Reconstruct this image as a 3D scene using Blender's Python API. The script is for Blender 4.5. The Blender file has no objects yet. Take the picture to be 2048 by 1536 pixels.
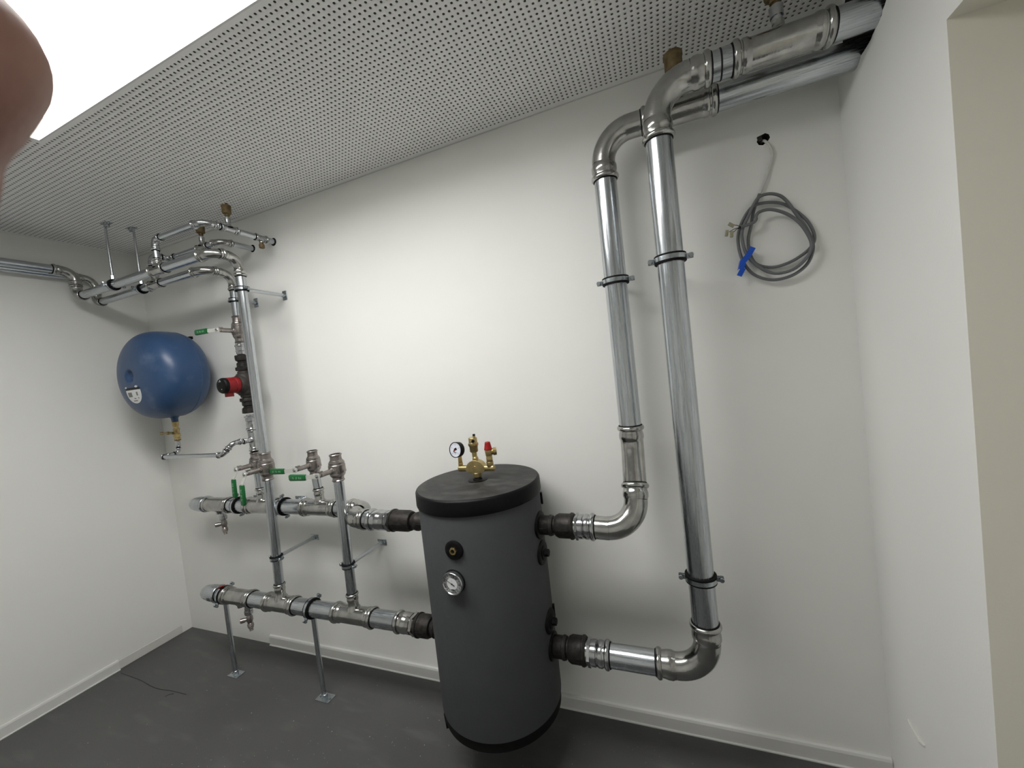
import bpy, bmesh, math, random
import numpy as np
from mathutils import Vector, Matrix
from mathutils.geometry import tessellate_polygon
random.seed(4)
sc = bpy.context.scene
COL = sc.collection
V = Vector
PI = math.pi

# ------------------------------------------------------------------ camera
cam_d = bpy.data.cameras.new('camera'); cam = bpy.data.objects.new('camera', cam_d); COL.objects.link(cam)
cam_d.sensor_fit = 'HORIZONTAL'; cam_d.sensor_width = 36.0; cam_d.lens = 13.834
cam_d.clip_start = 0.004; cam_d.clip_end = 40
Rr = V((0.927321, 0.357064, -0.112163)); Fw = V((-0.363019, 0.93103, -0.03743)); Up = V((0.091062, 0.075427, 0.992985))
m = Matrix(((Rr.x, Up.x, -Fw.x, 3.13165), (Rr.y, Up.y, -Fw.y, -1.58662), (Rr.z, Up.z, -Fw.z, 1.49373), (0, 0, 0, 1)))
cam.matrix_world = m
cam_d.dof.use_dof = True; cam_d.dof.focus_distance = 1.65; cam_d.dof.aperture_fstop = 17.0
sc.camera = cam

# ------------------------------------------------------------------ world, exposure
w = bpy.data.worlds.new('world'); sc.world = w; w.use_nodes = True
w.node_tree.nodes['Background'].inputs[0].default_value = (0.5, 0.5, 0.5, 1)
w.node_tree.nodes['Background'].inputs[1].default_value = 0.0
sc.view_settings.view_transform = 'Standard'; sc.view_settings.look = 'None'
sc.view_settings.gamma = 1.0; sc.view_settings.use_curve_mapping = False
sc.view_settings.exposure = 0.0
LAMP_POWER = 16.0

# ------------------------------------------------------------------ materials
def lin(c):
    f = lambda v: v / 12.92 if v <= 0.04045 else ((v + 0.055) / 1.055) ** 2.4
    return tuple(f(v / 255.0) for v in c) + (1.0,)
def mat(name, col, rough=0.5, metal=0.0, noise=None, bump=None, emit=None, coat=0.0, ior=None, trans=0.0, rough_noise=0.0, aniso=None, spec=None):
    """noise=(scale, (r,g,b) second colour, coords, stretch); bump=(scale, distance, stretch)"""
    M = bpy.data.materials.new(name); M.use_nodes = True
    nt = M.node_tree; N = nt.nodes; L = nt.links
    b = N['Principled BSDF']
    b.inputs['Base Color'].default_value = lin(col); b.inputs['Roughness'].default_value = rough
    b.inputs['Metallic'].default_value = metal
    if spec is not None: b.inputs['Specular IOR Level'].default_value = spec
    if coat: b.inputs['Coat Weight'].default_value = coat
    if trans: b.inputs['Transmission Weight'].default_value = trans
    if emit:
        b.inputs['Emission Color'].default_value = (1, .99, .972, 1); b.inputs['Emission Strength'].default_value = emit
    tc = N.new('ShaderNodeTexCoord')
    def tex(scale, stretch, detail=4, coords='Object', rgh=.55):
        mp = N.new('ShaderNodeMapping'); mp.inputs['Scale'].default_value = stretch
        L.new(tc.outputs[coords], mp.inputs[0])
        n = N.new('ShaderNodeTexNoise'); n.inputs['Scale'].default_value = scale; n.inputs['Detail'].default_value = detail; n.inputs['Roughness'].default_value = rgh
        L.new(mp.outputs[0], n.inputs['Vector']); return n
    if noise:
        sc_, c2, coords, st = noise[:4]
        lo, hi = noise[4:6] if len(noise) > 4 else (.35, .65)
        n = tex(sc_, st, coords=coords)
        r = N.new('ShaderNodeValToRGB'); r.color_ramp.elements[0].color = lin(col); r.color_ramp.elements[1].color = lin(c2)
        r.color_ramp.elements[0].position = lo; r.color_ramp.elements[1].position = hi
        L.new(n.outputs['Fac'], r.inputs[0]); L.new(r.outputs[0], b.inputs['Base Color'])
        if rough_noise:
            mr = N.new('ShaderNodeMapRange'); mr.inputs[1].default_value = .3; mr.inputs[2].default_value = .7
            mr.inputs[3].default_value = max(.02, rough - rough_noise); mr.inputs[4].default_value = rough + rough_noise
            L.new(n.outputs['Fac'], mr.inputs[0]); L.new(mr.outputs[0], b.inputs['Roughness'])
    if bump:
        n2 = tex(bump[0], bump[2] if len(bump) > 2 else (1, 1, 1), coords=bump[3] if len(bump) > 3 else 'Object')
        bn = N.new('ShaderNodeBump'); bn.inputs['Distance'].default_value = bump[1]; bn.inputs['Strength'].default_value = 1.0
        L.new(n2.outputs['Fac'], bn.inputs['Height']); L.new(bn.outputs[0], b.inputs['Normal'])
    return M

WALL = mat('wall_paint', (238, 238, 234), .85, noise=(1.4, (235, 235, 231), 'Object', (1, 1, 1)), bump=(160, .0002))
REVEAL = mat('reveal_paint', (236, 233, 219), .85, bump=(160, .0002))
CEIL = mat('ceiling_board', (246, 246, 244), .9)
BORE = mat('bore_painted_shade', (112, 111, 108), 1.0)  # hole sides of pale gypsum, darkened in colour to stand for deep shade
HOLE = mat('hole_dark', (32, 32, 32), 1.0)
CONC = mat('raw_cut_concrete', (52, 50, 46), 1.0, bump=(60, .004))
BASE = mat('baseboard_white', (222, 222, 219), .45)
GALV = mat('galvanised_pipe', (206, 210, 213), .24, 1.0, noise=(9, (176, 182, 187), 'UV', (8, .10, 1), .3, .7), bump=(11, .00022, (5, .07, 1), 'UV'), rough_noise=.09)
FIT = mat('press_fitting_steel', (190, 190, 187), .19, 1.0, noise=(22, (168, 167, 164), 'Object', (1, 1, 1)), bump=(45, .0006), rough_noise=.07)
FITB = mat('bright_fitting_steel', (200, 202, 203), .17, 1.0, noise=(22, (168, 170, 172), 'Object', (1, 1, 1)), bump=(60, .0006), rough_noise=.06)
IRON = mat('malleable_iron', (62, 59, 57), .5, .6, noise=(60, (44, 42, 40), 'Object', (1, 1, 1)), bump=(240, .0008), spec=.3)
PUMPI = mat('pump_cast_iron', (66, 62, 58), .6, .35, noise=(50, (48, 44, 42), 'Object', (1, 1, 1)), bump=(180, .001))
NICK = mat('nickel_brass', (164, 158, 154), .28, .95, noise=(30, (138, 131, 127), 'Object', (1, 1, 1)), bump=(200, .0005))
BRASS = mat('brass', (196, 177, 128), .3, .95, noise=(30, (170, 150, 102), 'Object', (1, 1, 1)), bump=(150, .0005))
BRASSD = mat('dull_brass', (138, 120, 88), .55, .6, noise=(40, (108, 90, 62), 'Object', (1, 1, 1)))
ZINC = mat('zinc_plated', (198, 204, 208), .25, 1.0, noise=(50, (160, 168, 174), 'Object', (1, 1, 1)), bump=(70, .0005))
RUB = mat('black_rubber', (10, 10, 10), .7, spec=.2)
TANKM = mat('tank_foil', (71, 73, 75), .66, noise=(3, (66, 68, 70), 'Object', (1, 1, 1)), bump=(70, .0014, (1, 1, .55)), spec=.3)
LIDM = mat('tank_lid_plastic', (40, 40, 41), .55, noise=(11, (98, 97, 94), 'Object', (1, 1.8, 1), .45, .95), bump=(30, .001), rough_noise=.08, spec=.3)
LIDR = mat('tank_lid_rim', (9, 9, 12), .45, spec=.18)
BLUE = mat('vessel_blue', (48, 76, 113), .36, noise=(7, (104, 120, 146), 'Object', (1, 1, 1), .58, .95), bump=(40, .0004))
GREEN = mat('green_vinyl', (8, 96, 44), .4)
PRINT = mat('pale_print', (150, 190, 160), .6)
LEVER = mat('lever_steel', (214, 214, 208), .35, .55)
RED = mat('red_plastic', (148, 24, 22), .45, spec=.3)
REDD = mat('pump_red', (128, 20, 26), .5, spec=.3)
BLACKP = mat('black_plastic', (11, 11, 12), .5, spec=.2)
WHITE = mat('dial_white', (226, 228, 228), .4)
DIALB = mat('gauge_white', (224, 228, 238), .4)
INK = mat('ink_black', (18, 18, 18), .6)
GREYINK = mat('ink_grey', (128, 128, 122), .6)
CABLE = mat('grey_cable', (104, 107, 108), .5)
CABW = mat('painted_cable', (206, 206, 200), .6)
TAPE = mat('blue_tape', (14, 82, 196), .35)
CONN = mat('amber_connector', (196, 190, 160), .2, trans=.35)
WIREK = mat('wire_black', (20, 20, 22), .5)
GLASS = mat('gauge_bezel_steel', (205, 207, 208), .16, 1.0)
SKIN = mat('skin', (168, 128, 114), .5, noise=(60, (152, 108, 96), 'Object', (1, 1, 1)), bump=(900, .0002))
SKIN.node_tree.nodes['Principled BSDF'].inputs['Subsurface Weight'].default_value = .15
SKIN.node_tree.nodes['Principled BSDF'].inputs['Subsurface Radius'].default_value = (.006, .002, .001)
NAIL = mat('nail', (205, 165, 152), .25)
LAMPW = mat('lamp_frame_white', (225, 225, 223), .5)
DIFF = mat('lamp_diffuser', (240, 240, 240), .5, emit=LAMP_POWER)
RAWP = mat('filler', (212, 211, 206), .9, bump=(120, .0006))
CRUMB = mat('plaster_crumb', (196, 194, 186), .9)

# floor: dark grey coating with dust smears
FLOOR = mat('floor_coating', (84, 84, 83), .42, noise=(1.3, (76, 76, 76), 'Object', (1, 1, 1)), bump=(120, .0004))
def floor_detail():
    nt = FLOOR.node_tree; N = nt.nodes; L = nt.links; b = N['Principled BSDF']
    src = b.inputs['Base Color'].links[0].from_socket
    tc = N.new('ShaderNodeTexCoord')
    v = N.new('ShaderNodeTexVoronoi'); v.inputs['Scale'].default_value = 62; L.new(tc.outputs['Object'], v.inputs['Vector'])
    msk = N.new('ShaderNodeTexNoise'); msk.inputs['Scale'].default_value = 2.3; msk.inputs['Detail'].default_value = 3; L.new(tc.outputs['Object'], msk.inputs['Vector'])
    lt = N.new('ShaderNodeMath'); lt.operation = 'LESS_THAN'; lt.inputs[1].default_value = .085; L.new(v.outputs['Distance'], lt.inputs[0])
    sep = N.new('ShaderNodeSeparateColor'); L.new(v.outputs['Color'], sep.inputs[0])
    g1 = N.new('ShaderNodeMath'); g1.operation = 'GREATER_THAN'; g1.inputs[1].default_value = .86; L.new(sep.outputs[0], g1.inputs[0])
    g2 = N.new('ShaderNodeMath'); g2.operation = 'GREATER_THAN'; g2.inputs[1].default_value = .47; L.new(msk.outputs['Fac'], g2.inputs[0])
    a = N.new('ShaderNodeMath'); a.operation = 'MULTIPLY'; L.new(lt.outputs[0], a.inputs[0]); L.new(g1.outputs[0], a.inputs[1])
    c = N.new('ShaderNodeMath'); c.operation = 'MULTIPLY'; L.new(a.outputs[0], c.inputs[0]); L.new(g2.outputs[0], c.inputs[1])
    c2 = N.new('ShaderNodeMath'); c2.operation = 'MULTIPLY'; c2.inputs[1].default_value = .42; L.new(c.outputs[0], c2.inputs[0])
    mp = N.new('ShaderNodeMapping'); mp.inputs['Scale'].default_value = (1.2, 5, 1); mp.inputs['Rotation'].default_value = (0, 0, .9); L.new(tc.outputs['Object'], mp.inputs[0])
    sm = N.new('ShaderNodeTexNoise'); sm.inputs['Scale'].default_value = 3.2; sm.inputs['Detail'].default_value = 6; L.new(mp.outputs[0], sm.inputs['Vector'])
    smr = N.new('ShaderNodeMapRange'); smr.inputs[1].default_value = .56; smr.inputs[2].default_value = .85; smr.inputs[4].default_value = .22; L.new(sm.outputs['Fac'], smr.inputs[0])
    m1 = N.new('ShaderNodeMix'); m1.data_type = 'RGBA'; m1.inputs[7].default_value = lin((142, 142, 140)); L.new(smr.outputs[0], m1.inputs[0]); L.new(src, m1.inputs[6])
    m2 = N.new('ShaderNodeMix'); m2.data_type = 'RGBA'; m2.inputs[7].default_value = lin((205, 203, 197)); L.new(c2.outputs[0], m2.inputs[0]); L.new(m1.outputs[2], m2.inputs[6])
    L.new(m2.outputs[2], b.inputs['Base Color'])
floor_detail()

# ------------------------------------------------------------------ mesh helpers
def frame(d):
    d = V(d).normalized()
    h = V((0, 0, 1)) if abs(d.z) < .9 else V((0, 1, 0))
    u = d.cross(h).normalized(); v = d.cross(u).normalized()
    return u, v, d
class MB:
    def __init__(s): s.v = []; s.f = []; s.uv = []; s.m = []; s.mats = []
    def mi(s, mt):
        if mt not in s.mats: s.mats.append(mt)
        return s.mats.index(mt)
    def quad(s, idx, uv, mt): s.f.append(idx); s.uv.append(uv); s.m.append(s.mi(mt))
    def rings(s, rs, n, mt, c0, c1, vs):
        b = len(s.v)
        for r in rs: s.v += [tuple(q) for q in r]
        for i in range(len(rs) - 1):
            for k in range(n):
                k2 = (k + 1) % n
                s.quad((b + i * n + k, b + i * n + k2, b + (i + 1) * n + k2, b + (i + 1) * n + k),
                       ((k / n, vs[i]), ((k + 1) / n, vs[i]), ((k + 1) / n, vs[i + 1]), (k / n, vs[i + 1])), mt)
        if c0: s.quad(tuple(b + k for k in range(n))[::-1], tuple((.5, .5) for k in range(n)), mt)
        if c1: s.quad(tuple(b + (len(rs) - 1) * n + k for k in range(n)), tuple((.5, .5) for k in range(n)), mt)
    def lathe(s, o, d, prof, mt, n=24, c0=True, c1=True, ph=0.0):
        u, v, d = frame(d); o = V(o); rs = []; vs = []
        for t, r in prof:
            r = max(r, 1e-5)
            rs.append([o + d * t + u * (r * math.cos(ph + 2 * PI * k / n)) + v * (r * math.sin(ph + 2 * PI * k / n)) for k in range(n)]); vs.append(t * 10)
        s.rings(rs, n, mt, c0, c1, vs)
        return s
    def tube(s, path, r, mt, n=20, c0=True, c1=True):
        path = [V(p) for p in path]; T = []
        for i in range(len(path)):
            a = path[max(i - 1, 0)]; b = path[min(i + 1, len(path) - 1)]; T.append((b - a).normalized())
        u, v, _ = frame(T[0]); rs = []; vs = []; L = 0
        rad = r if callable(r) else (lambda i: r)
        for i, p in enumerate(path):
            if i:
                L += (p - path[i - 1]).length
                q = T[i - 1].rotation_difference(T[i]); u = q @ u; v = q @ v
            rr = rad(i)
            rs.append([p + u * (rr * math.cos(2 * PI * k / n)) + v * (rr * math.sin(2 * PI * k / n)) for k in range(n)]); vs.append(L * 10)
        s.rings(rs, n, mt, c0, c1, vs)
        return s
    def box(s, c, size, mt, ax=None):
        X, Y, Z = [V(a) for a in ax] if ax else (V((1, 0, 0)), V((0, 1, 0)), V((0, 0, 1)))
        c = V(c); b = len(s.v)
        for dx in (-.5, .5):
            for dy in (-.5, .5):
                for dz in (-.5, .5): s.v.append(tuple(c + X * dx * size[0] + Y * dy * size[1] + Z * dz * size[2]))
        for q in ((0, 1, 3, 2), (4, 6, 7, 5), (0, 4, 5, 1), (2, 3, 7, 6), (0, 2, 6, 4), (1, 5, 7, 3)):
            s.quad(tuple(b + k for k in q), ((0, 0), (1, 0), (1, 1), (0, 1)), mt)
        return s
    def prism(s, poly, o, X, Y, depth, mt):
        """poly in (X,Y), extruded by depth along X x Y"""
        X = V(X); Y = V(Y); Z = X.cross(Y).normalized(); o = V(o); n = len(poly); b = len(s.v)
        for k in (0, 1):
            for a, c in poly: s.v.append(tuple(o + X * a + Y * c + Z * depth * k))
        s.quad(tuple(b + k for k in range(n))[::-1], tuple((0, 0) for _ in range(n)), mt)
        s.quad(tuple(b + n + k for k in range(n)), tuple((0, 0) for _ in range(n)), mt)
        for k in range(n):
            k2 = (k + 1) % n; s.quad((b + k, b + k2, b + n + k2, b + n + k), ((0, 0), (1, 0), (1, 1), (0, 1)), mt)
        return s
    def build(s, name, parent=None, smooth=True, bevel=0.0, angle=40):
        me = bpy.data.meshes.new(name); me.from_pydata(s.v, [], s.f)
        for mt in s.mats: me.materials.append(mt)
        me.polygons.foreach_set('material_index', s.m)
        uvl = me.uv_layers.new(name='UVMap'); flat = [c for f in s.uv for p in f for c in p]; uvl.data.foreach_set('uv', flat)
        bm = bmesh.new(); bm.from_mesh(me); bmesh.ops.recalc_face_normals(bm, faces=bm.faces); bm.to_mesh(me); bm.free()
        if smooth:
            me.shade_smooth(); me.set_sharp_from_angle(angle=math.radians(angle))
        me.update()
        o = bpy.data.objects.new(name, me); COL.objects.link(o)
        if parent: o.parent = parent
        if bevel:
            bv = o.modifiers.new('bevel', 'BEVEL'); bv.width = bevel; bv.segments = 2; bv.limit_method = 'ANGLE'
        return o
def tag(o, label=None, cat=None, group=None, kind=None):
    if label: o['label'] = label
    if cat: o['category'] = cat
    if group: o['group'] = group
    if kind: o['kind'] = kind
    return o
def thing(name, label, cat, group=None, loc=(0, 0, 0)):
    o = bpy.data.objects.new(name, None); COL.objects.link(o); o.location = loc; o.empty_display_size = .05
    return tag(o, label, cat, group)
class At:
    """parent wrapper: meshes are written in world coordinates, the Empty stands at the thing's base"""
def P(mb, name, root, **k):
    o = mb.build(name, root, **k)
    # parts are modelled in world coordinates; undo every parent's offset
    off = V((0, 0, 0)); p = root
    if p is not None and p.type == 'EMPTY': off = V(p.location)
    if off.length: o.location = -off
    return o

# ------------------------------------------------------------------ pipe parts
def fillet(a, c, b, R, n=14):
    """arc at corner c between a and b"""
    a, c, b = V(a), V(c), V(b); d1 = (c - a).normalized(); d2 = (b - c).normalized()
    th = d1.angle(d2); T = R * math.tan(th / 2); s = c - d1 * T; e = c + d2 * T
    bis = (d2 - d1).normalized(); cen = c + bis * (R / math.cos(th / 2))
    v0 = s - cen; axis = d1.cross(d2).normalized(); pts = []
    for i in range(n + 1):
        pts.append(cen + Matrix.Rotation(th * i / n, 3, axis) @ v0)
    return s, e, pts, d1, d2
def sock_prof(r, sl):
    hb = .0035 + .105 * r; bw = .0075 + .28 * r; bw = min(bw, sl * .42)
    pr = [(0, r * .97), (0, r + .001)]
    for k in range(7): pr.append((bw * (.5 - .5 * math.cos(PI * k / 6)), r + .0014 + hb * math.sin(PI * k / 6)))
    pr += [(bw * 1.2, r + .0016), (sl * .52, r + .0016 + .05 * r), (sl * .6, r + .002 + .07 * r), (sl * .82, r + .002 + .07 * r), (sl * .9, r + .0016 + .02 * r), (sl, r + .0012)]
    return pr
SEALS = []
def socket(mb, mouth, d, r, sl, mt=None, seal=True):
    mb.lathe(mouth, d, sock_prof(r, sl), mt or FIT, n=28, c0=False, c1=False)
    if seal: SEALS.append((V(mouth), V(d).normalized(), r))
def flush_seals(owner, root):
    global SEALS
    for mo, d, r in SEALS:
        s = MB(); s.lathe(mo - d * .003, d, [(0, r + .0002), (0, r + .0015), (.0042, r + .0028 + .02 * r), (.0042, r + .0002)], RUB, n=28, c0=False, c1=False)
        s.build('seal_ring', owner)
    SEALS = []
def pipe(root, a, b, r, mt=None, name='pipe', c0=True, c1=True):
    a = V(a); b = V(b); mb = MB(); L = (b - a).length
    mb.lathe(a, b - a, [(0, r), (L, r)], mt or GALV, n=32, c0=c0, c1=c1)
    return P(mb, name, root)
def elbow(root, a, c, b, r, R, s0=.06, s1=.06, mt=None, name='elbow', seal=True):
    """s0/s1: socket length at the a side/b side (0 = plain spigot)"""
    mt = mt or FIT
    s, e, pts, d1, d2 = fillet(a, c, b, R)
    mb = MB(); rr = r + .0012
    mb.tube(pts, rr, mt, n=28, c0=False, c1=False)
    if s0: socket(mb, s - d1 * s0, d1, r, s0, mt, seal)
    if s1: socket(mb, e + d2 * s1, -d2, r, s1, mt, seal)
    o = P(mb, name, root); flush_seals(o, root)
    return s - d1 * s0, e + d2 * s1
def tee(root, c, ax, half, r, bdir, br, bl, bs=.04, ss=.045, mt=None, seal=True):
    mt = mt or FIT; c = V(c); ax = V(ax).normalized(); bdir = V(bdir).normalized(); mb = MB()
    socket(mb, c - ax * half, ax, r, ss, mt, seal); socket(mb, c + ax * half, -ax, r, ss, mt, seal)
    mb.lathe(c - ax * (half - ss), ax, [(0, r + .0012), (2 * (half - ss), r + .0012)], mt, n=28, c0=False, c1=False)
    # branch neck flaring into the body
    b0 = r * .55
    mb.lathe(c + bdir * b0, bdir, [(0, br + .010), (r * .36, br + .008), (r * .5, br + .004), (r * .62, br + .0018), (bl - bs - b0, br + .0012)], mt, n=24, c0=False, c1=False)
    if bs: socket(mb, c + bdir * bl, -bdir, br, bs, mt, seal)
    o = P(mb, 'tee', root); flush_seals(o, root); return o
def sleeve(root, a, b, r, mt=None, ss=.04, name='coupling'):
    a = V(a); b = V(b); d = (b - a).normalized(); mb = MB(); L = (b - a).length
    socket(mb, a, d, r, min(ss, L / 2), mt); socket(mb, b, -d, r, min(ss, L / 2), mt)
    if L > 2 * ss: mb.lathe(a + d * ss, d, [(0, r + .0012), (L - 2 * ss, r + .0012)], mt or FIT, c0=False, c1=False)
    o = P(mb, name, root); flush_seals(o, root); return o
def endcap(root, a, d, r, L, mt=None):
    d = V(d).normalized(); mb = MB()
    socket(mb, a, d, r, L * .62, mt)
    mb.lathe(V(a) + d * L * .62, d, [(0, r + .0012), (L * .1, r + .001), (L * .22, r * .95), (L * .32, r * .8), (L * .38, r * .5), (L * .4, .001)], mt or FIT, n=28, c0=False)
    o = P(mb, 'end_cap', root); flush_seals(o, root); return o
def adapter(root, a, d, r, L, mt=None):
    """press to thread adapter: socket at a, hexagon towards a+d*L"""
    a = V(a); d = V(d).normalized(); mb = MB(); mt = mt or FITB
    socket(mb, a, d, r, L * .55, mt)
    mb.lathe(a + d * L * .55, d, [(0, r + .0012), (.002, r + .004), (L * .2, r + .004), (L * .21, r + .001), (L * .27, r + .001)], mt, c0=False, c1=False, n=28)
    mb.lathe(a + d * L * .80, d, [(0, r), (0, r + .0085), (L * .12, r + .0085), (L * .12, r)], mt, n=6)
    mb.lathe(a + d * L * .92, d, [(0, r - .002), (L * .08, r - .002)], mt)
    o = P(mb, 'threaded_adapter', root); flush_seals(o, root); return o

def union(label, a, d, r, L, group):
    """dark malleable iron union with a banded collar nut; a = outer end, d points to the tank"""
    a = V(a); d = V(d).normalized(); t = thing('pipe_union', label, 'pipe union', group, tuple(a))
    b = MB(); b.lathe(a, d, [(0, r), (0, r + .006), (.006, r + .010), (.012, r + .010), (.014, r + .0065), (L * .42, r + .0065), (L * .5, r + .001), (L * .52, r - .008)], IRON, n=40)
    b.box(a + d * (.014 + L * .15) + V((0, -1, 0)) * (r + .0065), (L * .3, .004, .004), IRON)
    P(b, 'collar_nut', t)
    b = MB(); b.lathe(a + d * L * .46, d, [(0, r - .010), (L * .1, r - .008), (L * .12, r - .002), (L * .18, r + .001), (L * .22, r + .001), (L * .24, r - .002), (L * .5, r - .002), (L * .54, r - .006)], IRON, n=32)
    b.box(a + d * L * .83 + V((0, -1, 0)) * (r - .002), (L * .24, .003, .003), IRON)
    P(b, 'tail_piece', t)
    return t

# ------------------------------------------------------------------ clamps
def clamp(label, c, ax, r, ear, rod=None, rod_end=None, plate=None, group=None, red=False, plate_axes=None, wid=.019):
    """pipe clamp; ear: direction of the screw ears; rod: direction from pipe; rod_end: point on wall/floor/ceiling"""
    c = V(c); ax = V(ax).normalized(); ear = V(ear).normalized(); t = thing('pipe_clamp', label, 'pipe clamp', group, tuple(rod_end if rod_end else c))
    b = MB(); b.lathe(c - ax * wid * .68, ax, [(0, r + .0003), (0, r + .0065), (wid * .06, r + .0078), (wid * .26, r + .0078), (wid * .30, r + .0055), (wid * 1.06, r + .0055), (wid * 1.10, r + .0078), (wid * 1.30, r + .0078), (wid * 1.36, r + .0065), (wid * 1.36, r + .0003)], RUB, n=32, c0=False, c1=False)
    P(b, 'rubber_lining', t)
    b = MB(); b.lathe(c - ax * wid * .36, ax, [(0, r + .006), (0, r + .0085), (wid * .72, r + .0085), (wid * .72, r + .006)], ZINC, n=32, c0=False, c1=False)
    side = ax.cross(ear).normalized()
    for s in (-1, 1):
        q = c + ear * s * (r + .017)
        for k in (-1, 1): b.box(q + side * k * .0035, (.019, wid * .8, .003), ZINC, (ear, ax, side))
    P(b, 'steel_band', t)
    for s in (-1, 1):
        b = MB(); q = c + ear * s * (r + .020)
        b.lathe(q - side * .013, side, [(0, .0066), (.001, .0074), (.005, .0074), (.005, .003), (.026, .003)], ZINC, n=12)
        b.lathe(q + side * .006, side, [(0, .006), (.005, .006)], ZINC, n=6)
        P(b, 'clamp_screw', t)
    if rod is not None:
        rod = V(rod).normalized(); e = V(rod_end); L = (e - c).length
        b = MB(); b.lathe(c + rod * (r + .005), rod, [(0, .0095), (.022, .0095)], ZINC, n=6); P(b, 'rod_nut', t)
        b = MB(); rr = plate[2] if plate and len(plate) > 2 else .0078
        b.lathe(c + rod * (r + .012), rod, [(0, rr), (L - r - .012, rr)], GALV, n=16); P(b, 'support_rod', t)
        X, Y = plate_axes
        b = MB(); b.box(e - rod * .002, (plate[0], plate[1], .004), ZINC, (V(X), V(Y), rod))
        b.lathe(e - rod * .022, rod, [(0, .0085), (.002, .0115), (.018, .0125)], ZINC, n=6)
        P(b, 'base_plate', t, bevel=.0008)
        for s in (-1, 1):
            b = MB(); b.lathe(e + V(X) * s * plate[0] * .36 - rod * .009, rod, [(0, .003), (.001, .0048), (.006, .005)], ZINC, n=6); P(b, 'plate_screw', t)
    if red:
        b = MB(); q = c + V((0, -.01, r + .011)); b.box(q, (.036, .020, .004), RED, (V((.95, .1, .3)).normalized(), V((-.1, .99, 0)).normalized(), V((-.3, 0, .95)).normalized()))
        tag(P(b, 'tag', t, bevel=.001), 'red plastic tag')
    return t

# ------------------------------------------------------------------ valves
def ball_valve(label, c, r, half, lever, stemL=.115, rot=0):
    """vertical brass ball valve, stem towards the room (-Y), lever direction given"""
    c = V(c); t = thing('ball_valve', label, 'valve', None, tuple(c)); z = V((0, 0, 1))
    R = r * 1.62; b = MB(); h = half
    b.lathe(c - z * h, z, [(0, r + .0005), (0, r + .003), (.004, r + .0065), (.009, r + .003), (h * .3, r + .003), (h * .36, r + .006), (h * .42, R * .88), (h * .5, R * .95), (h * .62, R * .95), (h * .66, R), (h * .8, R * 1.03),
                           (h * 1.2, R * 1.03), (h * 1.24, R * .97), (h * 1.40, R * .97), (h * 1.44, R * .88), (h * 1.5, R * .85), (h * 1.56, r + .004), (h * 1.7, r + .003), (2 * h - .009, r + .003), (2 * h - .004, r + .0065), (2 * h, r + .003), (2 * h, r + .0005)], NICK, n=32, c0=False, c1=False)
    b.lathe(c - z * h * .38, z, [(0, R * .8), (0, R * 1.06), (h * .18, R * 1.06), (h * .18, R * .8)], NICK, n=8)
    b.lathe(c - z * (h - .012), z, [(0, r * .85), (2 * h - .024, r * .85)], INK, n=16)
    P(b, 'valve_body', t, angle=24)
    y = V((0, -1, 0)); b = MB(); sz = c - z * .008
    b.lathe(sz + y * R * .8, y, [(0, .017), (R * .25, .016), (R * .35, .0115), (stemL - R * .8 - .02, .0115), (stemL - R * .8 - .02, .0095), (stemL - R * .8 - .004, .0095)], NICK, n=20)
    b.box(sz + y * (stemL - .022) + z * .012, (.011, .018, .008), NICK)
    P(b, 'stem', t)
    b = MB(); e = sz + y * stemL
    b.lathe(e - y * .010, y, [(0, .0125), (.006, .0125), (.006, .008), (.012, .008), (.014, .005)], FITB, n=6); P(b, 'stem_nut', t)
    lv = thing('lever', None, None, None, (0, 0, 0)); lv.parent = t; lv.location = -V(t.location)
    bpy.data.objects.remove(lv)
    d = V(lever).normalized(); w = y.cross(d).normalized()
    b = MB(); e2 = e - y * .003
    b.box(e2, (.026, .024, .003), LEVER, (d, w, y))
    p0 = e2 + d * .012; p1 = e2 + d * .044 + y * .016; p2 = e2 + d * .075 + y * .016
    for a_, b_ in ((p0, p1), (p1, p2)):
        dd = (b_ - a_).normalized(); b.box((a_ + b_) / 2, ((b_ - a_).length + .002, .019, .003), LEVER, (dd, w, dd.cross(w).normalized()))
    lo = P(b, 'lever_handle', t)
    g = MB(); gl = .098; g0 = p2 - d * .028
    prof = [(0, .0115), (.004, .0135), (gl * .5, .0138), (gl - .010, .0145), (gl - .003, .0118), (gl, .0065)]
    # flattened oval section grip
    rs = []; n = 16
    for tt, q in prof: rs.append([g0 + d * tt + w * (q * math.copysign(abs(math.cos(2 * PI * k / n)) ** .6, math.cos(2 * PI * k / n))) + y * (q * .5 * math.copysign(abs(math.sin(2 * PI * k / n)) ** .6, math.sin(2 * PI * k / n))) for k in range(n)])
    g.rings(rs, n, GREEN, True, True, [0] * len(rs))
    go = tag(g.build('grip', lo), 'green vinyl grip with pale print')
    k = MB()   # embossed print strokes, too worn to read
    rr = random.Random(int(c.x * 1000))
    for i in range(9):
        if i in (3, 6): continue
        for j in range(3):
            if rr.random() < .75: k.box(g0 + d * (.022 + i * .0062) + w * (-.004 + j * .004) + y * .0071, (.0042 * rr.uniform(.5, 1), .0009, .0006), PRINT, (d, w, y))
        k.box(g0 + d * (.022 + i * .0062 - .0018) + y * .0071, (.0009, .0075, .0006), PRINT, (d, w, y))
    k.build('print', go)
    return t

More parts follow.
